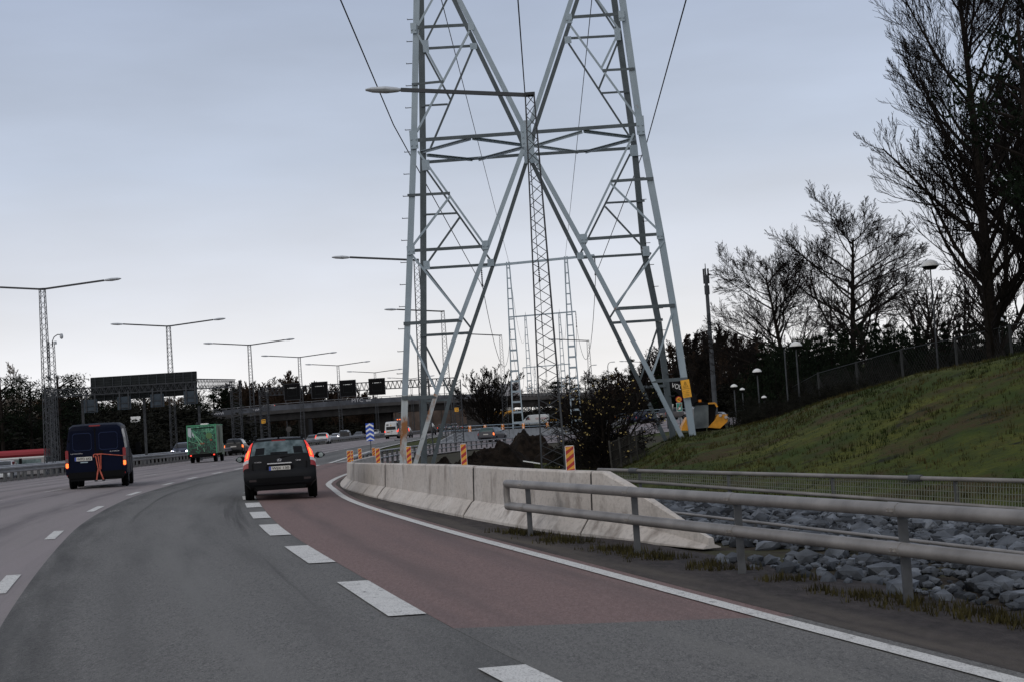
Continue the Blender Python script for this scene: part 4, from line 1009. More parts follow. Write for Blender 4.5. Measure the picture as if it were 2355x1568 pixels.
rb = [Vector((x+.3, y+3.0, gz(x, y+3)+.0)) for x, y in wpt]; org = rb[0].copy()
t = thing('pipe_railing', 'thin two-pipe railing on the grass just behind the ramp wall', 'railing', tuple(org))
for z_, nm in ((1.55, 'upper_pipe'), (1.15, 'lower_pipe')):
    mb = MB(); mb.tube([p+Vector((0, 0, z_)) for p in rb], .05, 5); mb.build(nm, galv, t, org)
for i in range(0, len(rb), 1):
    mb = MB(); mb.box(rb[i]+Vector((0, 0, .7)), (.1, .1, 1.7)); mb.build('post', post_m, t, org)
for i, px in enumerate((1082, 1117, 1158, 1205, 1260, 1415, 1500)):
    d = interp(px, [(1063, 161), (1115, 172), (1180, 182), (1250, 193), (1330, 203), (1420, 212), (1500, 218)]); p = On(px, d-.0)
    t = thing('marker_post', ['orange and white marker on the ramp wall left of the grey estate car', 'orange marker on the ramp wall above the roof of the grey estate car', 'orange and white marker on the wall right of the grey estate car', 'orange and white marker on the wall below the white van', 'orange and white marker on the wall by the nearest lamp mast', 'orange and white marker behind the yellow-leaved bush', 'orange and white marker beside the dark car right of the bush'][i], 'marker post', (p.x, p.y, p.z+.93), 0, 'orange and white markers along the ramp wall')
    mb = MB(); mb.box((0, 0, .34), (.30, .05, .68)); mb.build('board', whitep, t)
    mb = MB(); mb.box((-.11, -.035, .34), (.08, .02, .64)); mb.box((.11, -.035, .34), (.08, .02, .64)); mb.bar((-.08, -.035, .52), (.08, -.035, .25), .02, .10); mb.build('orange_stripes', orangep, t)
# ------------------------------------------------------------------ bridge over the motorway
BX = [(395, 968, 300), (430, 951, 302), (520, 942, 306), (600, 934, 310), (690, 927, 314), (770, 921, 318), (850, 915.5, 322), (920, 911.5, 325), (1000, 908, 328), (1080, 905, 330), (1150, 902.5, 332), (1220, 900.5, 333), (1290, 898.5, 334), (1370, 897, 335), (1450, 896, 335), (1560, 893, 335), (1700, 888, 335)]
bp = [P(*b) for b in BX]; org = Vector((bp[0].x, bp[0].y, gz(bp[0].x, bp[0].y)))
br = thing('road_bridge', 'long dark road bridge crossing over the motorway in the distance', 'bridge', tuple(org)); DKW = 11.0
def bsweep(name, prof, m, i0=0, i1=None, y0=0):
    mb = MB(); rr_ = []
    for p in bp[i0:i1]: rr_.append([p+Vector((0, y, z)) for y, z in prof])
    mb.loft(rr_); return mb.build(name, m, br, org)
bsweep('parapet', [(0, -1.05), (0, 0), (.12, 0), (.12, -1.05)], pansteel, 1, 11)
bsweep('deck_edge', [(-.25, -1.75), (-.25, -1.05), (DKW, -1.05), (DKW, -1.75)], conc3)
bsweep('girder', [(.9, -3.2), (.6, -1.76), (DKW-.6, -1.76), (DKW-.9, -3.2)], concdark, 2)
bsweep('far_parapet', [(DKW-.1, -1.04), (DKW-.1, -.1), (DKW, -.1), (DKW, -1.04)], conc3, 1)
mb = MB()
for zz in (.28,): mb.tube([p+Vector((.0, .05, zz)) for p in bp[1:12]], .05, 4)
for a, b in zip(bp[1:12], bp[2:12]):
    for k in range(3): q = a+(b-a)*(k/3); mb.bar(q+Vector((0, .05, -.1)), q+Vector((0, .05, .3)), .07, .07, (1, 0, 0))
mb.build('handrail', rail_m, br, org, fix=False)
mb = MB()
for zz in (.25, -.35, -.7): mb.tube([p+Vector((.0, .05, zz)) for p in bp[10:]], .05, 4)
for a, b in zip(bp[10:], bp[11:]):
    for k in range(9): q = a+(b-a)*(k/9); mb.bar(q+Vector((0, .05, -1.05)), q+Vector((0, .05, .27)), .06, .06, (1, 0, 0))
mb.build('steel_railing', rail_m, br, org, fix=False)
for px, wd_ in ((700, 2.2), (882, 3.6), (1090, 3.4), (1300, 3.0), (1480, 3.0)):
    q = P(px, 930, 331); g = gz(q.x, q.y); top = interp(px, [(b[0], p.z) for b, p in zip(BX, bp)])-3.1
    mb = MB(); mb.box((q.x, q.y, (g+top)/2-.3), (wd_, 6.5, top-g+.9)); mb.build('pillar', concdark, br, org)
# graffiti scribbles on the parapet panels
gm = mat('graffiti_paint', (.42, .42, .45), .7)
for (px, py, wd_) in ((503, 947, 24), (592, 938, 20), (848, 917, 12)):
    q = P(px, py+3, 301.5+ (px-430)*.045); mb = MB(); rg = random.Random(px); pts = []
    for k in range(16): pts.append(q+Vector((wd_/FPX*300*(k/15-.5), -.25, .35*math.sin(k*1.9+px)*rg.uniform(.5, 1))))
    for a, b in zip(pts, pts[1:]): mb.bar(a, b, .04, .09)
    mb.build('graffiti', gm, br, org)
q = P(822, 919.5, 319.5); text_part('MTC', 'graffiti', gm, br, q-org+Vector((0, -.08, .0)), .75, width=2.4)
q = P(856, 960, 333)
# ------------------------------------------------------------------ buildings seen under and behind the bridge
q = P(1012, 990, 372); brick = mat('brick_brown', (.085, .065, .055), .9, var=.25, scale=.4)
t = thing('factory_building', 'low brown brick building seen under the bridge behind the queueing cars', 'building', (q.x, q.y, gz(q.x, q.y)))
mb = MB(); mb.box((-1, 8, 4), (23, 12, 9)); mb.build('wall', brick, t)
mb = MB(); mb.box((-1, 8, 8.6), (23.6, 12.6, .3)); mb.build('roof', concdark, t)
winm = mat('window_dull', (.13, .15, .18), .3)
for (x, z, w_, h) in ((-9.8, 6.1, .8, 1.5), (-8.6, 6.1, .8, 1.5), (-6, 6.2, .8, 1.4), (-4.6, 6.2, .8, 1.4), (5.0, 5.2, 1.2, .7), (7, 5.3, 1.2, .7), (9, 5.4, 1.2, .7), (-3, 2.6, 1.6, 3.6)):
    mb = MB(); mb.box((x, 1.97, z), (w_, .1, h)); fr = mb.build('window', winm, t); mb = MB(); mb.box((x, 1.93, z-h/2-.05), (w_+.2, .16, .1)); mb.build('sill', conc3, fr)
for k in range(10): mb = MB(); mb.bar((-11+k*2.3, 1.9, 0), (-11+k*2.3, 1.9, 8), .12, .12, (1, 0, 0)); mb.build('downpipe', concdark, t)
q = P(1145, 958, 385)
t = thing('yellow_hall', 'yellow warehouse facade glimpsed through the round bare tree under the bridge', 'building', (q.x, q.y, gz(q.x, q.y)))
ym = mat('yellow_cladding', (.62, .30, .03), .6, var=.15, scale=.6); H = q.z-gz(q.x, q.y)+1.6
mb = MB(); mb.box((0, 5, H/2), (8.6, 9, H)); mb.build('wall', mat('hall_base', (.25, .22, .2), .8), t)
mb = MB(); mb.box((0, .42, H-1.6), (9, .2, 3.0)); mb.build('yellow_band', ym, t)
mb = MB(); mb.box((0, 5, H+.12), (8.9, 9.3, .24)); mb.build('roof', conc2, t)
mb = MB(); 
for x in (-2.4, .2, 2.6): mb.box((x, .3, H-1.8), (1.3, .1, 1.6))
mb.build('window_strip', winm, t)
# ------------------------------------------------------------------ speed limit board and exit sign beyond the excavator
q = P(1562, 930, 150); g = gz(q.x, q.y)
t = thing('speed_sign', 'round yellow speed sign reading 40 above a green board, behind the pylon leg', 'road sign', (q.x, q.y, g)); zz = q.z-g
k = 150/FPX
mb = MB(); mb.cyl((0, .05, 0), (0, .05, zz+.7), .05, 8); mb.build('post', post_m, t)
mb = MB(); mb.cyl((0, .02, zz+12.5*k), (0, -.02, zz+12.5*k), 7.5*k, 20); mb.build('round_rim', redp, t)
mb = MB(); mb.cyl((0, -.02, zz+12.5*k), (0, -.03, zz+12.5*k), 5.6*k, 20); mb.build('round_face', yellowp, t)
text_part('40', 'numerals', blackink, t, (0, -.04, zz+12.5*k), .26, width=.32)
gm_ = mat('sign_green', (.02, .20, .15), .5)
mb = MB(); mb.rbox((0, 0, zz-5*k), (13*k, .03, 20*k), .02); mb.build('white_border', whitep, t)
mb = MB(); mb.rbox((0, -.02, zz-5*k), (11.6*k, .02, 18.4*k), .02); mb.build('green_board', gm_, t)
mb = MB(); mb.bar((-5*k, -.04, zz-12*k), (5*k, -.04, zz+2*k), .02, .06); mb.build('red_stroke', redp, t)
mb = MB(); mb.bar((0, -.036, zz-2*k), (0, -.036, zz+3*k), .01, .07); mb.box((0, -.036, zz-8*k), (5*k, .01, 5*k)); mb.build('white_symbol', whitep, t)
# small round sign and cabinet by the oncoming lanes
for px, py, d, lab, shape in ((805*0+664, 986, 190, 'small round grey sign back on a thin post behind the estate car roof', 'r'), (793, 1000, 240, 'pale rectangular sign back above the white hatchback', 's'), (312, 963, 150, 'small white sign on a post below the big gantry', 'w')):
    q = P(px, py, d); g = gz(q.x, q.y); t = thing('small_sign', lab, 'road sign', (q.x, q.y, g)); zz = q.z-g
    mb = MB(); mb.cyl((0, .05, 0), (0, .05, zz), .05, 6); mb.build('post', post_m, t)
    mb = MB()
    if shape == 'r': mb.cyl((0, .02, zz), (0, -.02, zz), .36, 16)
    else: mb.rbox((0, 0, zz), (1.0 if shape == 'w' else 1.5, .04, .55 if shape == 'w' else 1.0), .02)
    mb.build('panel', whitep if shape == 'w' else conc3, t)
# ------------------------------------------------------------------ chain-link fence on top of the slope
fp = [(1640, 102), (1661, 100), (1747, 92), (1794, 86), (1887, 79), (1975, 73), (2079, 67), (2204, 63), (2330, 58), (2440, 55)]
fpts = [On(px, d) for px, d in fp]; org = fpts[0].copy()
t = thing('chain_link_fence', 'grey chain-link fence with steel posts running along the top of the grass slope', 'fence', tuple(org))
wm = mat('fence_wire', (.035, .036, .036), .6); fpost = mat('fence_post', (.04, .042, .043), .6)
mb = MB()
for a, b in zip(fpts, fpts[1:]):
    L_ = (b-a).length; n = int(L_/.22)
    for k in range(n+1):
        f = k/n; p = a+(b-a)*f; q = a+(b-a)*min(1, f+1.6/L_); r_ = a+(b-a)*max(0, f-1.6/L_)
        mb.bar(p, q+Vector((0, 0, 1.75)), .006, .006); mb.bar(p, r_+Vector((0, 0, 1.75)), .006, .006)
mb.build('wire_mesh', wm, t, org, fix=False)
mb = MB(); mb.tube([p+Vector((0, 0, 1.8)) for p in fpts], .018, 4); mb.build('top_wire', fpost, t, org)
for p in fpts: mb = MB(); mb.tube([p-Vector((0, 0, .2)), p+Vector((0, 0, 1.85))], .055, 6); mb.build('post', fpost, t, org)
mb = MB()
# second, lower fence with posts by the bush
wood = mat('old_timber', (.05, .047, .042), .9, var=.3, scale=4)
for i, (px, y0, y1, d) in enumerate(((1412, 1058, 996, 47.5), (1432, 1056, 990, 48), (1452, 1052, 985, 48.5), (1464, 1050, 983, 49), (1478, 1046, 985, 49.5))):
    pass
fb = [On(px, d) for px, d in ((1408, 47), (1430, 47.6), (1452, 48.2), (1467, 48.6), (1483, 49.2))]; org = fb[0].copy()
t = thing('mesh_fence', 'short grey mesh fence panel with leaning posts right of the yellow-leaved bush', 'fence', tuple(org))
for p in fb: mb = MB(); mb.tube([p-Vector((0, 0, .1)), p+Vector((-.04, 0, .95))], .03, 6); mb.build('post', wood, t, org)
mb = MB()
for a, b in zip(fb, fb[1:]):
    for k in range(9): q = a+(b-a)*(k/9); mb.bar(q, q+Vector((-.03, 0, .9)), .012, .012, (1, 0, 0))
    for z_ in (.3, .6, .88): mb.bar(a+Vector((0, 0, z_)), b+Vector((0, 0, z_)), .012, .012)
mb.build('wire_mesh', wood, t, org, fix=False)
# wooden fence behind the van
p0_, p1_ = On(140, 150), On(300, 150); org = p0_.copy()
t = thing('wooden_fence', 'dark upright board fence behind the blue van', 'fence', tuple(org))
mb = MB()
for k in range(46):
    q = p0_+(p1_-p0_)*(k/45); mb.box((q.x, q.y, q.z+1.0), (.13, .04, 2.1+.1*math.sin(k*2.2)))
mb.build('boards', wood, t, org, fix=False)
mb = MB(); mb.bar(p0_+Vector((0, .06, 1.5)), p1_+Vector((0, .06, 1.5)), .06, .08); mb.bar(p0_+Vector((0, .06, .5)), p1_+Vector((0, .06, .5)), .06, .08); mb.build('rail', wood, t, org)
# ------------------------------------------------------------------ earth heaps
def heap(px, d, rx, ry, h, lab, seed):
    c = On(px, d); mb = MB(); n, m_ = 64, 26; rings = []
    for i in range(m_+1):
        f = i/m_; rg_ = []
        for k in range(n):
            a = 2*math.pi*k/n; rr_ = f*(1+.18*noise.noise(Vector((math.cos(a)*1.5, math.sin(a)*1.5, seed))))
            x, y = math.cos(a)*rx*rr_, math.sin(a)*ry*rr_
            z = h*(1-f**2.6)*(.92+.5*noise.noise(Vector((x*1.5, y*1.5, seed))))+.22*h*noise.noise(Vector((x*4, y*4, seed)))*(1-f*f)+.10*noise.noise(Vector((x*10, y*10, seed+3)))+.05*noise.noise(Vector((x*23, y*23, seed+3)))
            rg_.append((x, y, gz(c.x+x, c.y+y)-c.z-.1+max(z, -.02)))
        rings.append(rg_)
    mb.loft(rings, caps=False); o = mb.build('earth_heap', earthm, smooth=70); o.location = c; tag(o, lab, 'earth heap', 'heaps of dug earth beside the ramp')
heap(1146, 58, 1.5, 1.7, .95, 'wide dark heap of dug earth just right of the second striped marker', 3)
heap(1085, 55, .9, 1.0, .62, 'low shoulder of dug earth left of the wide heap', 4)
heap(1216, 72, 1.55, 1.9, 1.3, 'tallest dark earth heap behind the nearest lamp mast', 8)
heap(1018, 52, .48, .7, .62, 'small dark earth heap between the left pylon legs and the ramp railing', 13)
heap(1275, 66, 1.0, 1.2, .7, 'earth heap under the yellow-leaved bush', 21)
p = G(1222, 1058); mb = MB(); mb.rbox((0, 0, .06), (.6, .35, .03), .01, Matrix.Rotation(R(12), 3, 'Y')); o = mb.build('plastic_sheet', whitep); o.location = (P(1222, 1056, 52)); o.location.z = gz(o.location.x, o.location.y)+.25; tag(o, 'thin white plastic sheet lying at the foot of the earth heap', 'sheet')
# ------------------------------------------------------------------ rock cutting on the left
def rockbank(x0, x1, y, w_, h, lab, seed):
    mb = MB(); n, m_ = 70, 14; rings = []
    for i in range(n+1):
        x = x0+(x1-x0)*i/n; rg_ = []
        e = min(1, 4*min(i/n, 1-i/n)+.15)
        for k in range(m_+1):
            f = k/m_; yy = y+f*w_; z = h*e*(min(1, f*2.6)**.6)*(1+.25*noise.noise(Vector((x*.16, seed, 0))))
            z += 1.0*noise.noise(Vector((x*.3, yy*.5, seed)))*e*math.sin(math.pi*min(f*1.1, 1))+.35*noise.noise(Vector((x*.9, yy*1.2, z)))
            rg_.append((x, yy+.9*noise.noise(Vector((x*.4, z, seed))), gz(x, y)-.6+z))
        rings.append(rg_)
    mb.loft(rings, closed=False, caps=False); o = mb.build('rock_outcrop', rockm, smooth=25, fix=False, origin=((x0+x1)/2, y, gz((x0+x1)/2, y))); tag(o, lab, 'rock outcrop', 'low rock outcrops beside the oncoming lanes')
a, b = On(300, 150), On(520, 160)
rockbank(a.x, b.x, 152, 14, 3.4, 'grey rock outcrop with mossy top behind the green box truck', 5)
# ------------------------------------------------------------------ vehicles (local axes: +y forward, rear towards -y)
#  station: y, z bottom, z shoulder, z top, half width bottom, shoulder, top
WAGON = [(-2.225, .40, .52, .60, .66, .72, .66), (-2.20, .34, .60, .64, .78, .83, .76), (-2.13, .30, .70, .74, .80, .875, .80), (-2.08, .27, .82, .88, .80, .885, .80), (-2.02, .26, .92, 1.00, .80, .887, .775), (-1.90, .25, .95, 1.19, .80, .887, .735), (-1.76, .25, .96, 1.38, .80, .887, .67), (-1.68, .25, .96, 1.435, .80, .887, .62), (-1.30, .22, .95, 1.475, .80, .887, .615),
         (-.6, .2, .94, 1.49, .80, .887, .62), (.1, .2, .92, 1.475, .80, .887, .62), (.5, .2, .91, 1.40, .80, .885, .64), (.85, .2, .90, 1.22, .80, .885, .69), (1.22, .2, .88, .99, .80, .88, .74), (1.7, .2, .80, .87, .80, .875, .70), (2.0, .22, .70, .78, .78, .85, .66), (2.15, .26, .6, .66, .70, .76, .6), (2.22, .32, .5, .54, .6, .66, .52)]
SEDAN = [(-2.3, .36, .56, .64, .66, .72, .66), (-2.26, .32, .74, .82, .78, .84, .74), (-2.2, .28, .88, .99, .8, .88, .70), (-1.75, .24, .92, 1.04, .8, .885, .70), (-1.25, .22, .92, 1.22, .8, .885, .64), (-.85, .2, .92, 1.36, .8, .885, .60), (-.3, .2, .92, 1.41, .8, .885, .60), (.2, .2, .91, 1.38, .8, .885, .60), (.75, .2, .90, 1.15, .8, .88, .66), (1.15, .2, .87, .96, .8, .88, .72), (1.7, .2, .79, .85, .8, .875, .68), (2.05, .24, .66, .74, .76, .82, .64), (2.2, .3, .52, .56, .62, .68, .54)]
SUV = [(s[0]*.98, s[1]+.05, s[2]*1.12, s[3]*1.16, s[4]*1.02, s[5]*1.03, s[6]*1.08) for s in WAGON]
def ring_half(st):
    y, zb, zs, zt, wb, ws, wt = st; zs = min(zs, zt-.03); cr = .035 if zt > 1.1 else .02
    return [(0, zb), (wb*.9, zb), (ws*.985, zb+.16*(zs-zb)+.05), (ws, zb+.6*(zs-zb)), (ws*.985, zs), (wt+.02+(ws-wt-.02)*.35, zs+(zt-zs)*.62), (wt, zt-.03*(zt-zs)/.5), (wt*.86, zt+cr*.5), (wt*.5, zt+cr*.85), (0, zt+cr)]
def surf(ST, s, k):
    """point on the right-hand body surface at station s, ring position k"""
    i = min(int(s), len(ST)-2); f = s-i; j = min(int(k), 8); g = k-j
    A_, B_ = ring_half(ST[i]), ring_half(ST[i+1])
    def pt(r): return (r[j][0]*(1-g)+r[j+1][0]*g, r[j][1]*(1-g)+r[j+1][1]*g)
    a, b = pt(A_), pt(B_); return Vector((a[0]*(1-f)+b[0]*f, ST[i][0]*(1-f)+ST[i+1][0]*f, a[1]*(1-f)+b[1]*f))
def body(ST):
    mb = MB(); rings = []
    for st in ST:
        h = ring_half(st); rg = [(x, st[0], z) for x, z in h]+[(-x, st[0], z) for x, z in h[-2:0:-1]]; rings.append(rg)
    mb.loft(rings); return mb
def patch(mb, ST, s0, s1, k0, k1, sgn=1, n=6, off_=.008, m=5):
    """sheet lying just proud of the body"""
    b = len(mb.v)
    for i in range(n+1):
        for j in range(m+1):
            s = s0+(s1-s0)*i/n; k = k0+(k1-k0)*j/m
            p = surf(ST, s, k); ds = surf(ST, min(s+.05, len(ST)-1.001), k)-surf(ST, max(s-.05, 0), k); dk = surf(ST, s, min(k+.05, 8.99))-surf(ST, s, max(k-.05, 0.01))
            nn = ds.cross(dk)
            if nn.length < 1e-9: nn = Vector((1, 0, 0))
            nn.normalize()
            if nn.dot(p-Vector((0, p.y*.8, .7))) < 0: nn = -nn
            q = p+nn*off_; mb.v.append((q.x*sgn, q.y, q.z))
    for i in range(n):
        for j in range(m): mb.face((b+i*(m+1)+j, b+(i+1)*(m+1)+j, b+(i+1)*(m+1)+j+1, b+i*(m+1)+j+1))
def full_patch(mb, ST, s0, s1, k0, n=5, off_=.008):
    """patch running over the roof line from side to side (rear window, windscreen)"""
    patch(mb, ST, s0, s1, k0, 8.999, 1, n, off_, 6); patch(mb, ST, s0, s1, k0, 8.999, -1, n, off_, 6)
def wheel(par, x, y, r=.31, w_=.21, det=True):
    mb = MB(); mb.tube([(x-w_/2, y, r), (x-w_/2+.02, y, r), (x+w_/2-.02, y, r), (x+w_/2, y, r)], [r*.93, r, r, r*.93], 20); wh = mb.build('wheel', rubber, par, smooth=40)
    if det:
        s = 1 if x > 0 else -1; mb = MB(); mb.cyl((x+s*(w_/2-.01), y, r), (x+s*(w_/2+.008), y, r), r*.62, 14); mb.build('rim', galvd, wh)
        mb = MB(); mb.cyl((x+s*.02, y, r), (x+s*(w_/2-.035), y, r), r*1.2, 18); mb.build('wheel_arch', black, par)
CARP = {}
def carpaint(name, c, rough=.3):
    if name not in CARP: CARP[name] = mat('paint_'+name, c, rough, metal=.0, coat=.05, spec=.2)
    return CARP[name]
def car(label, px, d, ang, color, kind='car', ST=WAGON, sc_=(1, 1, 1), tail='lit', cat='car', grp=None, glass=None, lights=None, pos=None, plate=True, dims=(1, 1, 1), headlights=None):
    p = pos if pos is not None else On(px, d)
    ray = math.atan2(p.x, p.y)
    t = thing(kind, label, cat, tuple(p), -(ray)-R(ang), grp)   # ang: degrees the nose points right of the line of sight
    gl = glass or glassm; L_ = len(ST)
    body(ST).build('body', color, t, smooth=38)
    roof0 = max(range(L_), key=lambda i: ST[i][3])
    rears = [i for i in range(L_) if i < roof0 and ST[i][3] > .98]; r0 = rears[0]; r1 = [i for i in range(L_) if ST[i][3] >= ST[roof0][3]*.955][0]
    fr1 = [i for i in range(L_) if i > roof0 and ST[i][3] < 1.06*(ST[roof0][3]/1.48)][0]; fr0 = [i for i in range(L_) if i > roof0 and ST[i][3] < ST[roof0][3]*.975][0]-.6
    mb = MB(); full_patch(mb, ST, r0+.25, r1-.2, 6.35); mb.build('rear_window', gl, t, fix=False)
    mb = MB(); full_patch(mb, ST, fr0+.1, fr1-.15, 6.3); mb.build('windscreen', gl, t, fix=False)
    for s in (-1, 1):
        mb = MB(); patch(mb, ST, r1+.15, roof0-.06 if roof0-r1 > .8 else r1+.9, 4.3, 5.8, s); mb.build('side_window', gl, t, fix=False)
        mb = MB(); patch(mb, ST, roof0+.06 if roof0-r1 > .8 else r1+1.0, fr0+.9, 4.3, 5.75, s); mb.build('side_window', gl, t, fix=False)
    zl = .88 if ST is not SUV else 1.0; yr = ST[0][0]
    tm = {'lit': redlit, 'bright': orlit, 'off': reddull, 'mixed': redlit}[tail]
    for s in (-1, 1):
        m_ = (orlit if s > 0 else reddull) if tail == 'mixed' else tm
        if lights == 'tall':
            mb = MB(); patch(mb, ST, 3.1, 5.6, 5.5, 6.6, s, 8, .014); patch(mb, ST, 2.9, 4.0, 4.2, 5.5, s, 5, .014); mb.build('tail_light', m_, t, fix=False)
        else:
            mb = MB(); patch(mb, ST, 1.9, 3.6, 3.6, 6.3, s, 5, .018, 6); mb.build('tail_light', m_, t, fix=False)
        mb = MB(); patch(mb, ST, L_-4.6, L_-2.6, 3.2, 4.6, s, 5, .01); mb.build('headlight', headlit if headlights else whitelens, t, fix=False)
        mb = MB(); q = surf(ST, fr0+.7, 4.4); mb.tube([(s*(q.x+.00), q.y, q.z+.03), (s*(q.x+.06), q.y, q.z+.05), (s*(q.x+.12), q.y+.02, q.z+.06), (s*(q.x+.22), q.y+.02, q.z+.06)], [.02, .03, .075, .05], 8); mb.build('mirror', color, t, smooth=50)
        for y in (-1.33*dims[1], 1.33*dims[1]): wheel(t, s*(ST[5][5]-.10), y, .315)
    if plate:
        i = 1 if ST is SEDAN else 2; zp = .80 if ST is not SUV else .9; yy = interp(zp, [(st[3], st[0]) for st in ST[:5]])
        mb = MB(); mb.rbox((0, yy-.015, zp), (.52, .02, .115), .01); mb.build('number_plate', platem, t)
    mb = MB(); mb.rbox((0, yr-.008, .42), (1.1, .03, .10), .03); mb.build('bumper_trim', black, t)
    t.scale = sc_; return t
def headlamps(t, z, w_, y, m=headlit, r=.12):
    for s in (-1, 1):
        mb = MB(); mb.tube([(s*w_, y, z), (s*w_, y+.05, z)], r, 10); mb.build('headlight', m, t)
# --- the near dark estate car
darkp = mat('paint_near_black', (.009, .0095, .011), .5, metal=.0, spec=.10, var=.25, scale=1.4)
NW = [(-2.22, .46, .54, .60, .62, .70, .62), (-2.205, .40, .60, .635, .76, .82, .74), (-2.17, .37, .68, .71, .82, .875, .80), (-2.10, .35, .73, .76, .82, .885, .80), (-2.07, .33, .84, .90, .82, .887, .80), (-2.03, .31, .94, 1.02, .82, .887, .785), (-1.95, .30, .98, 1.14, .82, .887, .755), (-1.84, .28, .99, 1.29, .82, .887, .715), (-1.74, .27, .99, 1.415, .82, .887, .665), (-1.70, .26, .99, 1.46, .82, .887, .64), (-1.3, .24, .97, 1.485, .82, .887, .64),
      (-.6, .2, .95, 1.50, .8, .887, .645), (.1, .2, .93, 1.48, .8, .887, .64), (.5, .2, .91, 1.41, .8, .885, .66), (.85, .2, .90, 1.24, .8, .885, .70), (1.22, .2, .88, 1.0, .8, .88, .75), (1.7, .2, .8, .87, .8, .875, .7), (2.0, .22, .7, .78, .78, .85, .66), (2.15, .26, .6, .66, .7, .76, .6), (2.22, .32, .5, .54, .6, .66, .52)]
p = On(649, 38.2)
t = thing('estate_car', 'near-black estate car with lit tall tail lights just ahead in the exit lane', 'car', tuple(p), math.atan2(-p.x, p.y)-R(.6))
t.scale = (.985, 1, .985)
bd = body(NW).build('body', darkp, t, smooth=40)
mb = MB(); full_patch(mb, NW, 5.55, 7.95, 6.7, 6, .010); rw = mb.build('rear_window', glassl, t, fix=False)
# things visible through the glass sit as headrest silhouettes just behind it
mb = MB()
for s in (-1, 1): patch(mb, NW, 5.6, 6.75, 7.25, 8.05, s, 5, .014, 4)
full_patch(mb, NW, 5.56, 5.95, 8.45, 3, .014); mb.build('headrest', mat('seat_dark', (.012, .013, .015), .9), t, fix=False)
mb = MB(); full_patch(mb, NW, 13.1, 14.8, 6.3); mb.build('windscreen', glassm, t, fix=False)
for s in (-1, 1):
    mb = MB(); patch(mb, NW, 9.2, 10.8, 4.35, 5.75, s); mb.build('side_window', glassm, t, fix=False)
    mb = MB(); patch(mb, NW, 10.9, 13.6, 4.35, 5.75, s); mb.build('side_window', glassm, t, fix=False)
    # tall lamp: red dark upper, bright red middle, clear strip, dark red foot
    mb = MB(); patch(mb, NW, 6.9, 8.3, 5.35, 6.42, s, 6, .013); mb.build('tail_light_top', mat('tail_light_glow', (.4, .02, .015), .35, emit=(1, .05, .03), estr=.55), t, fix=False)
    mb = MB(); patch(mb, NW, 4.95, 6.9, 4.9, 6.42, s, 8, .013); tl = mb.build('tail_light', redlit, t, fix=False)
    mb = MB(); patch(mb, NW, 5.2, 6.7, 5.6, 6.15, s, 6, .02); mb.build('lamp_bulbs', orlit, tl, fix=False)
    mb = MB(); patch(mb, NW, 4.25, 4.95, 4.0, 6.4, s, 4, .013, 6); mb.build('reverse_light', whitelens, t, fix=False)
    mb = MB(); patch(mb, NW, 3.35, 4.25, 3.7, 6.4, s, 4, .013, 6); mb.build('tail_light_foot', reddull, t, fix=False)
    mb = MB(); mb.tube([(s*.885, .70, .98), (s*.96, .70, .99)], .025, 8); mb.tube([(s*.93, .66, 1.0), (s*.97, .64, 1.01), (s*1.08, .64, 1.01), (s*1.15, .68, 1.0)], [.05, .085, .08, .03], 12); mr = mb.build('mirror', darkp, t, smooth=60)
    mb = MB(); mb.tube([(s*1.06, .555, 1.01), (s*1.06, .560, 1.01)], [.062, .062], 14); mb.build('mirror_glass', mat('mirror_glass', (.3, .36, .38), .05, metal=.9), mr)
    # roof rail
    mb = MB(); mb.tube([(s*.575, -1.62, 1.47), (s*.585, -1.55, 1.55), (s*.59, -1.3, 1.575), (s*.59, -.2, 1.575), (s*.58, .1, 1.50)], [.03, .028, .022, .022, .03], 8); mb.build('roof_rail', black, t, smooth=60)
    for y in (-1.33, 1.35): wheel(t, s*.78, y, .315, .215)
    mb = MB(); mb.rbox((s*.62, -2.222, .50), (.26, .012, .05), .01); mb.build('reflector', mat('reflector_dim', (.012, .003, .003), .4), t)
mb = MB(); full_patch(mb, NW, 9.05, 9.3, 6.6, 2, .02); mb.build('spoiler', darkp, t, fix=False)
mb = MB(); mb.rbox((0, -1.745, 1.455), (.34, .03, .028), .008); mb.build('brake_light', reddull, t)
mb = MB(); mb.tube([(0, -1.55, 1.50), (0, -1.60, 1.57)], [.03, .012], 6); mb.build('aerial', black, t)
mb = MB(); mb.bar((.02, -2.035, 1.035), (.52, -1.985, 1.07), .02, .03); mb.build('wiper', black, t)
# tailgate shut lines, handle strip, bumper steps
mb = MB()
sl = [( -.64, .58), (-.58, .535), (.58, .535), (.64, .58)]
mb.bar((-.60, -2.20, .60), (.60, -2.20, .60), .02, .012); 
for s in (-1, 1): mb.bar((s*.60, -2.195, .60), (s*.655, -2.105, .80), .02, .012); mb.bar((s*.655, -2.105, .80), (s*.655, -2.09, .92), .02, .012)
mb.build('shut_line', black, t)
mb = MB(); mb.rbox((0, -2.112, .895), (.60, .03, .026), .01); mb.build('handle_strip', chrome, t)
mb = MB(); mb.rbox((0, -2.135, .77), (.66, .03, .16), .02); mb.build('plate_recess', black, t)
def eu_plate(par, txt, loc, w_=.52, h=.115):
    mb = MB(); mb.rbox(loc, (w_, .015, h), .01); pl_ = mb.build('number_plate', platem, par)
    mb = MB(); mb.box((loc[0]-w_/2+.025, loc[1]-.009, loc[2]), (.045, .006, h*.96)); mb.build('plate_band', plateb, pl_)
    text_part(txt, 'plate_lettering', blackink, pl_, (loc[0]+.02, loc[1]-.011, loc[2]), .078, width=w_*.80)
eu_plate(t, 'WJX 130', (0, -2.158, .77))
text_part('HYUNDAI', 'badge_lettering', chrome, t, (-.52, -2.125, .945), .026, width=.17)
text_part('i30', 'badge_lettering', chrome, t, (.46, -2.125, .945), .035, width=.12)
mb = MB(); 
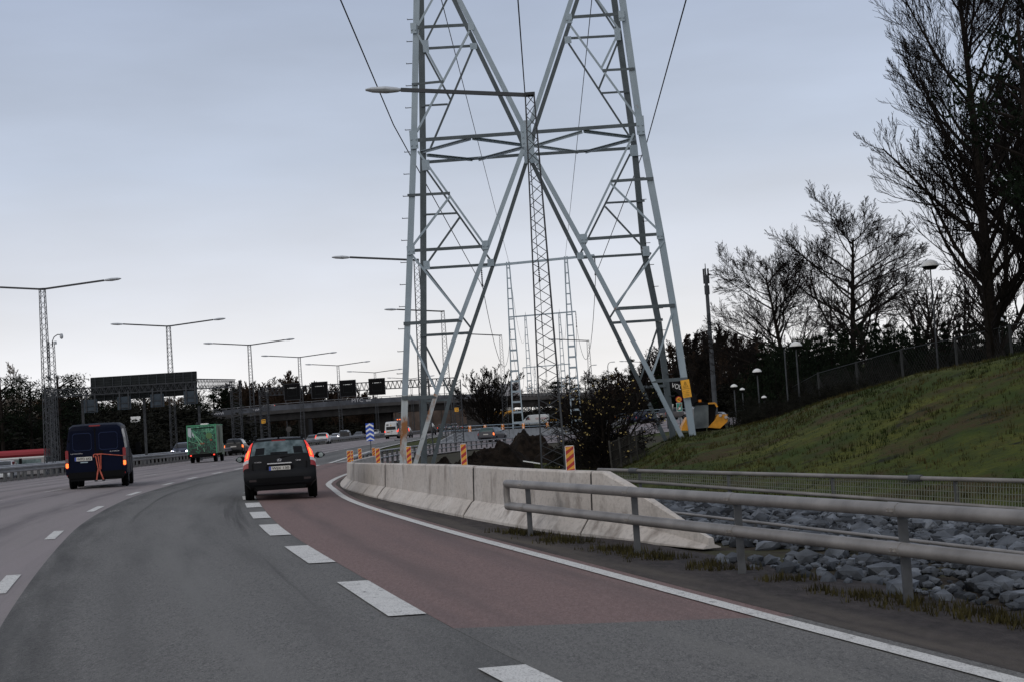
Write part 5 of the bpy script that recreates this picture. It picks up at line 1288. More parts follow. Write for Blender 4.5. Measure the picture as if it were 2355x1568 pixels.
for x in (-.03, .03): mb.bar((x-.012, -2.110, .945), (x+.012, -2.105, .995), .01, .012)
mb.bar((-.02, -2.108, .965), (.02, -2.108, .975), .01, .01); 
pts = [(.055*math.cos(a), -2.105, .97+.032*math.sin(a)) for a in [2*math.pi*k/14 for k in range(15)]]; mb.tube(pts, .004, 4); mb.build('badge', chrome, t)
mb = MB(); mb.rbox((0, -1.9, .34), (1.25, .5, .14), .04); mb.tube([(.42, -2.16, .33), (.42, -1.9, .33)], .035, 8); mb.build('underbody', black, t)
mb = MB(); mb.rbox((0, -2.224, .50), (1.15, .012, .11), .03); mb.build('bumper_insert', black, t)
# --- blue van
bluev = mat('paint_van_blue', (.0014, .0032, .0135), .5, metal=.0, spec=.08, var=.2, scale=1)
VAN = [(-2.50, .42, .86, 2.02, .90, .985, .80), (-2.47, .38, .86, 2.07, .92, 1.0, .84), (-2.3, .34, .90, 2.13, .93, 1.01, .84), (-1, .3, .95, 2.16, .93, 1.01, .83), (.6, .3, .95, 2.16, .93, 1.01, .82), (1.0, .3, 1.0, 2.08, .93, 1.0, .80), (1.35, .3, 1.02, 1.75, .93, 1.0, .80), (1.75, .3, 1.05, 1.30, .93, .99, .80), (2.1, .3, .98, 1.10, .92, .97, .76), (2.38, .32, .80, .88, .86, .9, .7), (2.5, .38, .6, .66, .7, .76, .6)]
p = On(236, 52.5); p2 = p
t = thing('panel_van', 'dark blue panel van with an orange strap hanging on its rear doors', 'van', tuple(p), math.atan2(-p.x, p.y)-R(4.0))
body(VAN).build('body', bluev, t, smooth=35)
for s in (-1, 1):
    xo = s*.44
    mb = MB(); mb.rbox((s*.425, -2.512, 1.20), (.80, .02, 1.50), .05); dr = mb.build('rear_door', bluev, t)
    mb = MB()
    fx0, fx1, fz0, fz1 = s*.425-.30, s*.425+.30, 1.28, 1.85
    ring = [(fx0+.06, fz0), (fx1-.06, fz0), (fx1, fz0+.06), (fx1, fz1-.06), (fx1-.06, fz1), (fx0+.06, fz1), (fx0, fz1-.06), (fx0, fz0+.06)]
    for (a, b), (c_, d_) in zip(ring, ring[1:]+ring[:1]): mb.bar((a, -2.526, b), (c_, -2.526, d_), .012, .02)
    mb.build('pressed_panel', mat('paint_van_blue_edge', (.02, .03, .07), .5), dr)
    mb = MB(); mb.rbox((s*.93, -2.50, 1.0), (.10, .08, .62), .03); mb.build('tail_light', reddull, t)
    mb = MB(); mb.rbox((s*.93, -2.545, .80), (.088, .02, .15), .02); mb.build('tail_light_lit', orlit, t)
    mb = MB(); mb.rbox((s*.93, -2.543, .96), (.08, .02, .14), .02); mb.build('reverse_light', mat('lens_grey', (.12, .08, .08), .3), t)
    mb = MB(); mb.rbox((s*.90, -2.54, .47), (.08, .02, .07), .02); mb.build('reflector', mat('reflector_red', (.25, .01, .01), .4, emit=(1, .03, .02), estr=.25), t)
    mb = MB(); mb.rbox((s*.86, -2.515, 1.62), (.05, .03, .05), .01); mb.rbox((s*.86, -2.515, .95), (.05, .03, .05), .01); mb.build('hinge', black, t)
    mb = MB(); mb.tube([(s*.98, 1.25, 1.2), (s*1.12, 1.25, 1.22)], .03, 6); mb.rbox((s*1.22, 1.25, 1.28), (.20, .12, .40), .05); mb.build('mirror', black, t)
    mb = MB(); patch(mb, VAN, 4.6, 6.2, 4.4, 5.85, s); mb.build('side_window', glassm, t, fix=False)
    for y in (-1.35, 1.55): wheel(t, s*.86, y, .33, .23)
    mb = MB(); mb.bar((s*1.02, -1.9, .98), (s*1.02, .5, .98), .015, .02); mb.bar((s*1.015, -.75, .45), (s*1.0, -.75, 1.5), .012, .012, (0, 1, 0)); mb.bar((s*1.02, .45, .45), (s*1.0, .45, 1.5), .012, .012, (0, 1, 0)); mb.build('body_seam', black, t)
mb = MB(); patch(mb, VAN, 1.3, 2.9, 4.5, 5.7, 1); mb.build('side_reflection', mat('van_side_reflection', (.30, .30, .28), .3, col2=(.02, .03, .08), scale=3), t, fix=False)  # reflection on the right side of the van, painted as a mottled sheet
mb = MB(); full_patch(mb, VAN, 5.2, 7.0, 6.35); mb.build('windscreen', glassm, t, fix=False)
mb = MB(); mb.rbox((.0, -2.508, 1.25), (.05, .02, 1.55), .01); mb.build('door_gap', black, t)
mb = MB(); mb.rbox((0, -2.47, 2.09), (.36, .06, .045), .01); mb.build('brake_light', reddull, t)
mb = MB(); mb.rbox((0, -2.53, .46), (1.86, .10, .20), .05); mb.rbox((0, -2.45, .32), (1.7, .2, .10), .03); mb.build('bumper', black, t)
eu_plate(t, 'WPD 642', (-.40, -2.535, 1.00), .56, .13)
mb = MB(); mb.rbox((-.38, -2.53, .885), (.24, .01, .035), .005); mb.build('sticker', mat('sticker_pale', (.3, .38, .42), .5), t)
text_part('CITROËN', 'badge_lettering', chrome, t, (-.62, -2.53, 1.185), .032, width=.38)
text_part('JUMPER', 'badge_lettering', chrome, t, (.62, -2.53, 1.20), .034, width=.32)
mb = MB(); mb.rbox((.16, -2.53, 1.20), (.16, .03, .10), .02); mb.build('door_handle', black, t)
# strap tied on the doors: hangs on the van, a thing of its own
strapm = mat('strap_orange', (.42, .085, .05), .7, var=.3, scale=9)
st_ = thing('ratchet_strap', 'orange ratchet strap looped over the rear door handle of the blue van', 'strap', tuple(p+Matrix.Rotation(t.rotation_euler.z, 3, 'Z') @ Vector((.2, 0, 0))), t.rotation_euler.z)
mb = MB(); mb.bar((.02, -2.56, 1.13), (.70, -2.555, 1.03), .01, .028); mb.build('upper_band', strapm, st_)
mb = MB(); mb.tube([(-.20+.07*math.cos(a), -2.56, 1.08+.06*math.sin(a)) for a in [k*.35 for k in range(0, 12)]], .022, 6); mb.bar((-.20, -2.56, 1.13), (.02, -2.56, 1.13), .03, .04); mb.build('looped_knot', strapm, st_)
mb = MB()
for a, b in (((-.25, 1.08), (-.16, .60)), ((-.15, 1.06), (-.10, .62)), ((-.06, 1.08), (-.09, .60)), ((-.03, 1.12), (-.05, .62))): mb.bar((a[0]*.8+.0, -2.575, a[1]), (b[0]*.8+.0, -2.60, b[1]), .012, .03)
mb.bar((-.14, -2.6, .62), (-.20, -2.60, .28), .014, .045); mb.bar((-.09, -2.6, .62), (.02, -2.60, .28), .014, .045); mb.build('hanging_bands', strapm, st_)
mb = MB(); mb.rbox((-.22, -2.61, .25), (.10, .04, .05), .01); mb.rbox((.03, -2.61, .25), (.1, .04, .05), .01); mb.build('ratchet_buckle', galvd, st_)
# --- green box truck
p = On(474, 106)
t = thing('box_truck', 'small box truck wrapped in a green printed picture', 'truck', tuple(p), math.atan2(-p.x, p.y)-R(7.5))
gp = bpy.data.materials.new('green_print'); gp.use_nodes = True; nt_ = gp.node_tree; bb = nt_.nodes['Principled BSDF']; bb.inputs['Roughness'].default_value = .35
tcn = N(nt_, 'ShaderNodeTexCoord'); mpn = N(nt_, 'ShaderNodeMapping'); mpn.inputs['Scale'].default_value = (1.6, .4, 1.3); vo = N(nt_, 'ShaderNodeTexNoise'); vo.inputs['Scale'].default_value = 2.6; vo.inputs['Detail'].default_value = 7; vo.inputs['Distortion'].default_value = 2.2
nt_.links.new(tcn.outputs['Object'], mpn.inputs[0]); nt_.links.new(mpn.outputs[0], vo.inputs['Vector'])
cr_ = N(nt_, 'ShaderNodeValToRGB'); el = cr_.color_ramp; el.elements[0].position = .36; el.elements[0].color = (.001, .006, .004, 1); el.elements[1].position = .72; el.elements[1].color = (.30, .50, .36, 1)
for pp, cc in ((.45, (.008, .05, .03, 1)), (.50, (.02, .16, .08, 1)), (.55, (.012, .09, .07, 1)), (.60, (.06, .26, .12, 1)), (.65, (.10, .30, .22, 1))): e = el.elements.new(pp); e.color = cc
sz = N(nt_, 'ShaderNodeSeparateXYZ'); nt_.links.new(tcn.outputs['Object'], sz.inputs[0]); mz = N(nt_, 'ShaderNodeMapRange'); mz.inputs['From Min'].default_value = .6; mz.inputs['From Max'].default_value = 2.6; mz.inputs['To Min'].default_value = -.13; mz.inputs['To Max'].default_value = .05; nt_.links.new(sz.outputs['Z'], mz.inputs['Value'])
adn = N(nt_, 'ShaderNodeMath', operation='ADD'); nt_.links.new(vo.outputs['Fac'], adn.inputs[0]); nt_.links.new(mz.outputs[0], adn.inputs[1])
nt_.links.new(adn.outputs[0], cr_.inputs[0]); nt_.links.new(cr_.outputs[0], bb.inputs['Base Color'])
gtrim = mat('truck_trim_green', (.05, .26, .13), .4); gside = mat('truck_side_print', (.05, .085, .05), .45, col2=(.16, .20, .14), scale=1.6)
mb = MB(); mb.rbox((0, .15, 1.62), (2.06, 3.5, 2.02), .03); mb.build('cargo_box', gside, t)
mb = MB(); mb.box((0, -1.607, 1.60), (1.90, .02, 1.92)); mb.build('rear_picture', gp, t)
mb = MB()
for s in (-1, 1): mb.bar((s*.99, -1.62, .60), (s*.99, -1.62, 2.62), .08, .06, (1, 0, 0))
mb.bar((-1.02, -1.62, 2.60), (1.02, -1.62, 2.60), .06, .07); mb.bar((1.03, -1.6, 2.60), (1.03, 1.9, 2.60), .03, .07); mb.build('frame_trim', gtrim, t)
mb = MB(); mb.bar((-.72, -1.63, 2.38), (.88, -1.63, 2.43), .02, .07); mb.build('shutter_bar', black, t)
mb = MB(); mb.poly([(-.95, -1.632, 2.45), (-.70, -1.632, 2.45), (-.72, -1.632, 1.75), (-.95, -1.632, 1.90)]); mb.poly([(-.66, -1.632, 2.2), (-.55, -1.632, 2.0), (-.52, -1.632, 1.75), (-.66, -1.632, 1.95)]); mb.build('white_patch', mat('print_pale', (.42, .46, .48), .5), t, fix=False)
mb = MB()
for a, b, w_ in (((-.6, 2.1), (.05, 1.35), .06), ((-.5, 1.95), (-.1, 1.2), .05), ((-.9, 1.55), (-.2, 1.28), .03), ((.35, 2.35), (.36, 1.9), .03), ((-.35, 1.3), (-.33, .9), .03), ((.0, 2.2), (.7, 2.15), .03), ((-.85, .95), (-.85, 1.4), .025), ((.1, 1.0), (.14, .75), .04)): mb.bar((a[0], -1.634, a[1]), (b[0], -1.634, b[1]), .012, w_)
mb.build('printed_pipes', mat('print_green_light', (.15, .38, .22), .5), t)
mb = MB(); mb.tube([(.5, -1.63, 1.85), (.5, -1.64, 1.85)], .22, 16); mb.build('printed_tank', mat('print_olive', (.07, .16, .05), .5), t)
mb = MB(); mb.rbox((.0, -1.633, 1.33), (.35, .01, .10), .04); mb.box((.62, -1.633, 1.55), (.16, .01, .1)); mb.box((.6, -1.633, 1.88), (.14, .01, .06)); mb.build('printed_orange', mat('print_rust', (.22, .06, .03), .5), t)
mb = MB(); mb.rbox((.15, -.9, 2.68), (.5, .6, .10), .03); mb.build('roof_hatch', whitep, t)
mb = MB(); mb.tube([(-.42, -.6, 2.6), (-.42, -.6, 2.74), (-.42, -.6, 2.76), (-.42, -.6, 2.84)], [.05, .05, .09, .02], 8); mb.build('roof_vent', galvd, t)
mb = MB(); mb.rbox((0, -1.55, .50), (2.0, .2, .22), .03); mb.build('bumper', black, t)
mb = MB(); mb.rbox((0, -1.66, .53), (.50, .02, .11), .01); mb.build('number_plate', mat('plate_dim', (.2, .2, .2), .5), t)
for s in (-1, 1):
    mb = MB(); mb.rbox((s*.80, -1.665, .52), (.11, .02, .09), .02); mb.build('tail_light', redlit, t)
    wheel(t, s*.80, -.85, .34, .24); wheel(t, s*.86, 2.25, .33, .22)
mb = MB(); mb.box((0, .2, .5), (1.2, 4.6, .25)); mb.build('chassis', black, t)
mb = MB(); mb.loft([[(-.95, 1.92, .45), (.95, 1.92, .45), (.97, 1.92, 1.2), (.84, 1.92, 2.0), (-.84, 1.92, 2.0), (-.97, 1.92, 1.2)], [(-.97, 2.6, .45), (.97, 2.6, .45), (.98, 2.6, 1.2), (.80, 2.5, 1.85), (-.80, 2.5, 1.85), (-.98, 2.6, 1.2)], [(-.94, 3.25, .45), (.94, 3.25, .45), (.94, 3.2, 1.1), (.8, 3.0, 1.25), (-.8, 3.0, 1.25), (-.94, 3.2, 1.1)], [(-.80, 3.55, .5), (.80, 3.55, .5), (.80, 3.5, .9), (.7, 3.4, 1.0), (-.7, 3.4, 1.0), (-.80, 3.5, .9)]]); mb.build('cab', mat('cab_green', (.10, .17, .08), .4), t, smooth=30)
for s in (-1, 1): mb = MB(); mb.rbox((s*1.10, 2.75, 1.35), (.16, .1, .3), .04); mb.bar((s*.95, 2.75, 1.3), (s*1.1, 2.75, 1.3), .03, .03); mb.build('mirror', black, t)
for x, z0, z1 in ((1.035, .7, 2.45),):
    mb = MB(); mb.box((x, -.2, 1.6), (.012, .9, 1.75)); mb.bar((x+.012, -.2, 1.2), (x+.012, -.2, 2.1), .02, .04, (0, 1, 0)); mb.build('side_door', mat('side_door_print', (.09, .10, .07), .5, var=.3, scale=3), t)
mb = MB(); mb.box((1.03, 1.45, .85), (.03, .9, .7)); mb.build('side_skirt', gside, t)
# --- other cars
bk_ = carpaint('black', (.012, .012, .013)); gr_ = carpaint('graphite', (.045, .045, .052)); si_ = carpaint('silver', (.30, .31, .33)); wh_ = carpaint('white', (.55, .56, .56)); db_ = carpaint('dark_blue', (.015, .02, .045)); be_ = carpaint('warm_grey', (.10, .09, .088))
G1 = 'cars driving away on the motorway'; G2 = 'oncoming cars behind the median guardrail'; G3 = 'cars on the exit ramp'
car('black estate car with glowing tail lights just right of the green box truck', 545, 138, 7.5, bk_, 'estate_car', WAGON, tail='bright', grp=G1)
t = car('white estate hatchback with tall lit tail lights alone in the left lane', 744, 203, 7, wh_, 'estate_car', WAGON, lights='tall', grp=G1)
car('grey hatchback with lit tail lights partly hidden behind the rusty pylon leg', 933, 222, 8, be_, 'hatchback', SUV, lights='tall', grp=G1, sc_=(.98, .95, .95))
# ramp cars
car('dark grey estate car with its right tail light lit, driving up the exit ramp', 1134, 152, 19, gr_, 'estate_car', WAGON, tail='mixed', grp=G3, glass=mat('car_glass_teal', (.03, .06, .06), .12))
car('dark car on the ramp seen side-on through the branches right of the bush', 1482, 196, 48, db_, 'estate_car', WAGON, tail='off', grp=G3)
t = car('dark car with two thin red tail lights on the ramp right of the excavator', 1655, 168, 12, be_, 'hatchback', SUV, tail='lit', grp=G3)
t = car('faint grey car on the ramp just above the green exit sign foot', 1548, 215, 50, be_, 'hatchback', SUV, tail='off', grp=G3)
# queue under the bridge
for px, d, lab, c_, ST_ in ((1017, 345, 'grey hatchback with red lights, first of the queue left of the pylon inner leg', be_, SUV), (1036, 330, 'black low car in front of the white-roofed one in the queue', bk_, SEDAN), (1046, 352, 'pale-roofed car standing behind the black low one in the queue', si_, SUV), (1029, 350, 'dark car half hidden between two others in the queue', gr_, SUV), (1074, 338, 'rightmost grey car of the queue next to the bridge pillar', be_, WAGON)):
    car(lab, px, d, 4, c_, 'queueing_car', ST_, tail='lit', grp='queue of cars under the bridge')
car('dark pickup with a pale hood shape leaving under the bridge', 987, 250, 9, bk_, 'pickup', SUV, tail='off', grp=G1, sc_=(1.05, 1.1, 1.2))
car('white car with red lights glimpsed below the round bare tree', 1118, 330, 10, wh_, 'queueing_car', WAGON, tail='lit', grp='queue of cars under the bridge')
# oncoming cars: noses point back along their side of the road
def oncoming(px, d, lab, c_, ST_, hl=True, m=headlit, dz=0):
    p = On(px, d); t = car(lab, px, d, 180+9, c_, 'oncoming_car', ST_, tail='off', grp=G2, plate=True, headlights=hl)
    if hl: headlamps(t, .68, .62, max(s[0] for s in ST_)-.03, m, .11 if m is headlit else .14)
    return t
oncoming(568, 175, 'silver oncoming car behind the roof of the black estate car', si_, SEDAN, False)
oncoming(424, 135, 'dark oncoming car with bluish white headlights left of the green truck', db_, WAGON, True, bluelit)
oncoming(684, 236, 'grey oncoming saloon above the roof of the near estate car', gr_, SEDAN, False)
oncoming(720, 238, 'silver-grey oncoming car left of the white estate hatchback', be_, WAGON, False)
oncoming(773, 262, 'low silver oncoming car just right of the white estate hatchback', si_, SEDAN, True)
oncoming(792, 258, 'silver oncoming off-road car with bright headlights', si_, SUV, True)
oncoming(826, 300, 'dark oncoming car half hidden behind the guardrail, right of the off-roader', gr_, SEDAN, False)
oncoming(640, 235, 'dark oncoming car mostly hidden behind the near estate car roof', bk_, WAGON, False)
oncoming(864, 318, 'white oncoming car peeping out right of the chevron sign', wh_, WAGON, False)
oncoming(10, 113, 'silver-white oncoming car at the left edge of the picture', wh_, WAGON, False)
# white minibus
HV = [(s[0]*1.08, s[1]+.02, s[2]*1.05, s[3]*1.20 if s[3] > 1.9 else s[3]*1.15, s[4]*.97, s[5]*.98, s[6]*.97) for s in VAN]
p = On(904, 228); t = thing('minibus', 'white high-roofed minibus with dark rear window, beside the grey hatchback', 'van', tuple(p), math.atan2(-p.x, p.y)-R(5), G1)
body(HV).build('body', wh_, t, smooth=35); t.scale = (1, 1, .98)
yb = HV[0][0]
mb = MB(); mb.rbox((0, yb-.012, 1.60), (1.42, .02, .50), .05); mb.build('rear_window', glassm, t)
mb = MB(); mb.bar((0, yb-.02, .6), (0, yb-.02, 2.4), .02, .02, (0, 1, 0)); mb.rbox((0.13, yb-.02, 1.08), (.14, .02, .12), .02); mb.rbox((-.5, yb-.02, 2.13), (.34, .02, .18), .02); mb.build('door_seam', black, t)
mb = MB(); mb.rbox((-.42, yb-.02, 1.02), (.46, .02, .13), .01); mb.build('number_plate', mat('plate_ochre', (.42, .2, .07), .5), t)
mb = MB(); mb.rbox((0, yb-.02, .50), (1.9, .1, .2), .03); mb.build('bumper', black, t)
mb = MB(); mb.rbox((.0, yb-.02, 2.02), (.2, .02, .12), .03); mb.build('roof_badge', yellowp, t)
for s in (-1, 1):
    mb = MB(); mb.rbox((s*.93, yb-.0, 1.10), (.13, .06, .28), .03); mb.build('tail_light', redlit, t)
    for y in (-1.5, 1.6): wheel(t, s*.84, y, .34, .24)
    mb = MB(); patch(mb, HV, 1.4, 4.6, 4.5, 5.7, s); mb.build('side_window', glassm, t, fix=False)
mb = MB(); full_patch(mb, HV, 5.2, 7.0, 6.35); mb.build('windscreen', glassm, t, fix=False)
# coach behind the minibus with lit marker lamps
p = On(927, 262); t = thing('lorry', 'dark lorry with orange marker lamps hidden behind the minibus', 'lorry', tuple(p), math.atan2(-p.x, p.y), G1)
mb = MB(); mb.rbox((0, 3, 1.9), (2.4, 7, 2.9), .05); mb.build('body', mat('lorry_dark', (.10, .10, .11), .5), t)
mb = MB(); 
for x in (-.8, -.4, 0, .4, .8): mb.rbox((x, -.52, 3.0), (.2, .03, .14), .02)
mb.build('marker_lamps', orlit, t)
for s in (-1, 1): wheel(t, s*.95, .3, .45, .3); wheel(t, s*.95, 5, .45, .3)
# red and white bus on the left
p = P(-8, 1060, 118); g = gz(p.x, p.y)
t = thing('bus', 'red-roofed bus with pale window band driving along the oncoming lanes at the left edge', 'bus', (p.x, p.y, g-.35), R(90+6))
L_ = 8.0
busred = mat('bus_red', (.26, .012, .02), .4); busw = mat('bus_white', (.28, .27, .27), .4); busg = mat('bus_glass', (.10, .14, .14), .2, var=.5, scale=2)
mb = MB(); mb.rbox((0, 0, 1.30), (2.4, L_, 1.5), .12); mb.build('body', busw, t)
mb = MB(); mb.rbox((0, 0, 2.32), (2.3, L_, .56), .18); mb.build('roof', busred, t)
for s in (-1, 1):
    mb = MB(); mb.box((s*1.205, 0, 1.52), (.03, L_*.92, .62)); mb.build('window_band', busg, t)
    mb = MB(); mb.box((s*1.21, 0, 1.98), (.03, L_*.98, .10)); mb.build('white_stripe', whitep, t)
    for yy in (-2.1, 1.4, 3.0): mb = MB(); mb.box((s*1.225, yy, 1.5), (.02, .22, .9)); mb.build('window_pillar', black, t)
    for yy in (-2.6, 2.6): wheel(t, s*1.05, yy, .45, .28)
mb = MB(); mb.box((0, -L_/2-.01, 1.55), (2.1, .03, .8)); mb.build('rear_window', busg, t)
# car and lorry on the bridge
q = P(451, 960, 303); t = car('dark car with a lit tail light driving on the left end of the bridge', 451, 303, -85, gr_, 'car_on_bridge', SEDAN, pos=q, cat='car', tail='lit', grp='vehicles on the bridge')
t.location = P(451, 962.5, 305)+Vector((0, 1.2, -.05))
q = P(612, 934, 313); t = car('dark car roof just above the bridge parapet near the left gantry post', 612, 313, -85, be_, 'car_on_bridge', SEDAN, pos=q+Vector((0, 2, -.95)), tail='lit', grp='vehicles on the bridge')
q = P(1160, 908, 334)
t = thing('lorry', 'grey white box lorry with a red mark standing on the bridge behind the round tree', 'lorry', tuple(q+Vector((0, 5, -.6))), R(90), 'vehicles on the bridge')
mb = MB(); mb.rbox((0, 0, 1.9), (2.5, 7.2, 2.8), .05); mb.build('cargo_box', mat('lorry_box_pale', (.36, .35, .37), .5, var=.1, scale=1), t)
mb = MB(); mb.rbox((0, 5.4, 1.3), (2.4, 1.8, 2.3), .2); mb.build('cab', gr_, t)
mb = MB(); mb.bar((1.27, -3.3, 2.7), (1.27, -1.8, 3.0), .02, .25); mb.bar((1.27, -3.0, 3.0), (1.27, -2.0, 2.7), .02, .12); mb.build('red_mark', redp, t)
for s in (-1, 1):
    for y in (-2.4, 5.2): wheel(t, s*1.0, y, .48, .3)
# white van on the grass to the right
p = On(1231, 232); g = gz(p.x, p.y)
t = thing('panel_van', 'white van with red lettering parked beyond the grass behind the ramp wall', 'van', (p.x, p.y, g), R(90-4))
body(VAN).build('body', wh_, t, smooth=35); t.scale = (.9, .92, .82); t.location.z = P(1231, 968, 232).z-.75
text_part('GORDON', 'side_reflection', redp, t, (1.02, -1.2, 1.45), .30, rot=(R(90), 0, R(90)), width=1.9); text_part('AB', 'side_reflection', redp, t, (1.02, .9, 1.45), .30, rot=(R(90), 0, R(90)), width=.5)
text_part('GORDON', 'side_reflection', redp, t, (-1.02, -1.2, 1.45), .30, rot=(R(90), 0, R(-90)), width=1.9); text_part('AB', 'side_reflection', redp, t, (-1.02, .9, 1.45), .30, rot=(R(90), 0, R(-90)), width=.5)
mb = MB(); full_patch(mb, VAN, 5.2, 7.0, 6.35); mb.build('windscreen', glassm, t, fix=False)
for s in (-1, 1):
    mb = MB(); patch(mb, VAN, 4.6, 6.2, 4.4, 5.85, s); mb.build('side_window', glassm, t, fix=False)
    for y in (-1.35, 1.55): wheel(t, s*.86, y, .33, .23)
# small yellow machine roof right of it
p = P(1268, 971, 240); t = thing('site_trailer', 'small yellow flat roofed trailer on the grass right of the white van', 'trailer', (p.x, p.y, gz(p.x, p.y)))
H = P(1268, 963, 240).z-gz(p.x, p.y)
mb = MB(); mb.rbox((0, 0, H-.2), (1.7, 1.4, .4), .06); mb.build('roof', yellowp, t)
mb = MB(); mb.box((0, 0, H/2), (1.5, 1.2, max(.2, H-.5))); mb.build('body', black, t)
# --- excavator / backhoe loader behind the right pylon foot
d = 92.0; k = d/FPX
c = P(1612, 985, d); g = gz(c.x, c.y)
t = thing('excavator', 'yellow backhoe excavator with dark cab and raised black boom behind the right pylon foot', 'excavator', (c.x, c.y, g)); org = Vector((c.x, c.y, g))
cabg = mat('cab_glass_grey', (.05, .06, .07), .3, col2=(.13, .15, .16), scale=1.2); yel = mat('machine_yellow', (.62, .27, .02), .5, var=.2, scale=3)
def XP(px, py, dy=0.0): return P(px, py, d)+Vector((0, dy, 0))
def plate(mb, pts, y0, y1): mb.loft([[XP(*p, y0) for p in pts], [XP(*p, y1) for p in pts]])
mb = MB(); plate(mb, [(1595, 985), (1630, 982), (1629, 930), (1600, 931), (1596, 938)], 0, 1.5); mb.build('cab', cabg, t, org)
mb = MB(); plate(mb, [(1594, 932), (1631, 928), (1631, 925), (1620, 924), (1596, 928)], -.05, 1.55); mb.build('cab_roof', black, t, org)
mb = MB(); mb.bar(XP(1628, 927, -.1), XP(1644, 926, -.1), .08, .10); mb.bar(XP(1644, 926, -.1), XP(1649, 935, -.1), .08, .10); mb.build('canopy_frame', yel, t, org)
mb = MB(); plate(mb, [(1629, 982), (1643, 975), (1648, 934), (1643, 928), (1629, 929)], .1, 1.4); mb.build('cab_door', black, t, org)
mb = MB(); plate(mb, [(1628, 982), (1655, 984), (1672, 968), (1672, 952), (1650, 952), (1643, 966)], -.25, 1.6); mb.build('engine_hood', yel, t, org)
mb = MB(); mb.tube([XP(1655, 954, -.28), XP(1655, 954, -.33)], .10, 10); mb.tube([XP(1668, 958, -.28), XP(1668, 958, -.33)], .10, 10); mb.build('work_lamp', whitelens, t, org)
mb = MB(); plate(mb, [(1567, 989), (1592, 989), (1590, 962), (1580, 958), (1569, 978)], -.1, 1.2); mb.build('counterweight', yel, t, org)
mb = MB(); plate(mb, [(1540, 868), (1560, 876), (1600, 905), (1606, 922), (1590, 930), (1560, 902), (1538, 884)], .3, .75); mb.build('boom', mat('boom_black', (.010, .010, .012), .5), t, org)
text_part('VOLVO', 'boom_lettering', whitep, t, XP(1565, 889, .26)-org, .30, rot=(R(90), R(17), 0), width=1.05)
mb = MB(); plate(mb, [(1538, 870), (1546, 872), (1542, 930), (1550, 985), (1538, 985), (1534, 930)], .35, .7); mb.build('stick', black, t, org)
mb = MB(); mb.cyl(XP(1546, 928, .1), XP(1542, 958, .1), .10, 10); mb.build('hydraulic_cylinder', whitep, t, org)
mb = MB(); mb.tube([XP(1612, 923, .6), XP(1612, 918, .6)], .11, 8); mb.build('beacon', orangep, t, org)
for px in (1606, 1650): mb = MB(); q = XP(px, 985, .3); mb.tube([q, q+Vector((0, .45, 0))], .55, 16); mb.build('wheel', rubber, t, org)
mb = MB(); mb.box((c.x, c.y+.6, g+.55), (2.4, 1.2, .5)); mb.build('undercarriage', black, t, org)
# ------------------------------------------------------------------ bare trees
def rvec(rg): return Vector((rg.gauss(0, 1), rg.gauss(0, 1), rg.gauss(0, 1)))
def gen_tree(seed, H, r0, stems=1, levels=4, kids=(11, 7, 6, 4), lenf=(.50, .52, .50, .45), spread=(52, 42, 38, 36), up=.16, wig=.10, first=.22, lean=(0, 0), min_r=.006, droop=0, trunkf=1.0, shape=None, fan=None, cr=.55):
    rg = random.Random(seed); tr, tw = MB(), MB()
    def branch(p, d, L_, r, lv):
        n = 5 if lv <= 1 else (4 if lv == 2 else 3); pts = [p.copy()]; q = p.copy(); dd = d.copy()
        for i in range(n):
            dd = (dd+rvec(rg)*wig*(1.1 if lv else .35)+Vector((0, 0, up*(.6 if lv else .2)-(droop if lv >= 3 else 0)))).normalized(); q = q+dd*(L_/n); pts.append(q.copy())
        r1 = r*(.30 if lv else .22); rs = [r+(r1-r)*(i/n) for i in range(n+1)]
        (tr if lv <= 1 else tw).tube(pts, [max(x, min_r) for x in rs], 7 if lv == 0 else (5 if lv == 1 else 3), cap=False)
        if lv >= levels: return
        nk = kids[lv]; f0 = first if lv == 0 else .22
        for j in range(nk):
            f = f0+(1-f0)*((j+rg.random()*.8)/nk); f = min(f, .985); i = min(int(f*n), n-1); g_ = f*n-i; bp_ = pts[i]+(pts[i+1]-pts[i])*g_; ax = (pts[i+1]-pts[i]).normalized()
            perp = ax.cross(rvec(rg)).normalized(); an = R(spread[lv]+rg.uniform(-12, 12)); nd = (ax*math.cos(an)+perp*math.sin(an)).normalized()
            if lv == 0: prof = shape(f) if shape else (1-.55*((f-f0)/(1-f0)))
            else: prof = 1-.55*f
            branch(bp_, nd, L_*lenf[lv]*prof*rg.uniform(.75, 1.15), max(min_r, rs[i]*cr), lv+1)
    for s_ in range(stems):
        d = Vector((lean[0], lean[1], 1))
        if stems > 1: a = 2*math.pi*s_/stems; k_ = (fan[0]+(fan[1]-fan[0])*((s_*.618) % 1.0)) if fan else rg.uniform(.25, .7); d = Vector((math.cos(a)*k_, math.sin(a)*k_, 1))
        branch(Vector((0, 0, -.3)), d.normalized(), H*trunkf*(1 if stems == 1 else (rg.uniform(.88, 1) if fan else rg.uniform(.75, 1))), r0, 0)
    return tr, tw
def put_tree(name, label, loc, tr, tw, mt, mw, grp=None, rz=0, cat='tree', extra=None):
    t = thing(name, label, cat, tuple(loc), rz, grp); tr.build('trunk', mt, t, fix=False); c = tw.build('crown', mw, t, fix=False)
    if extra: extra(t)
    return t
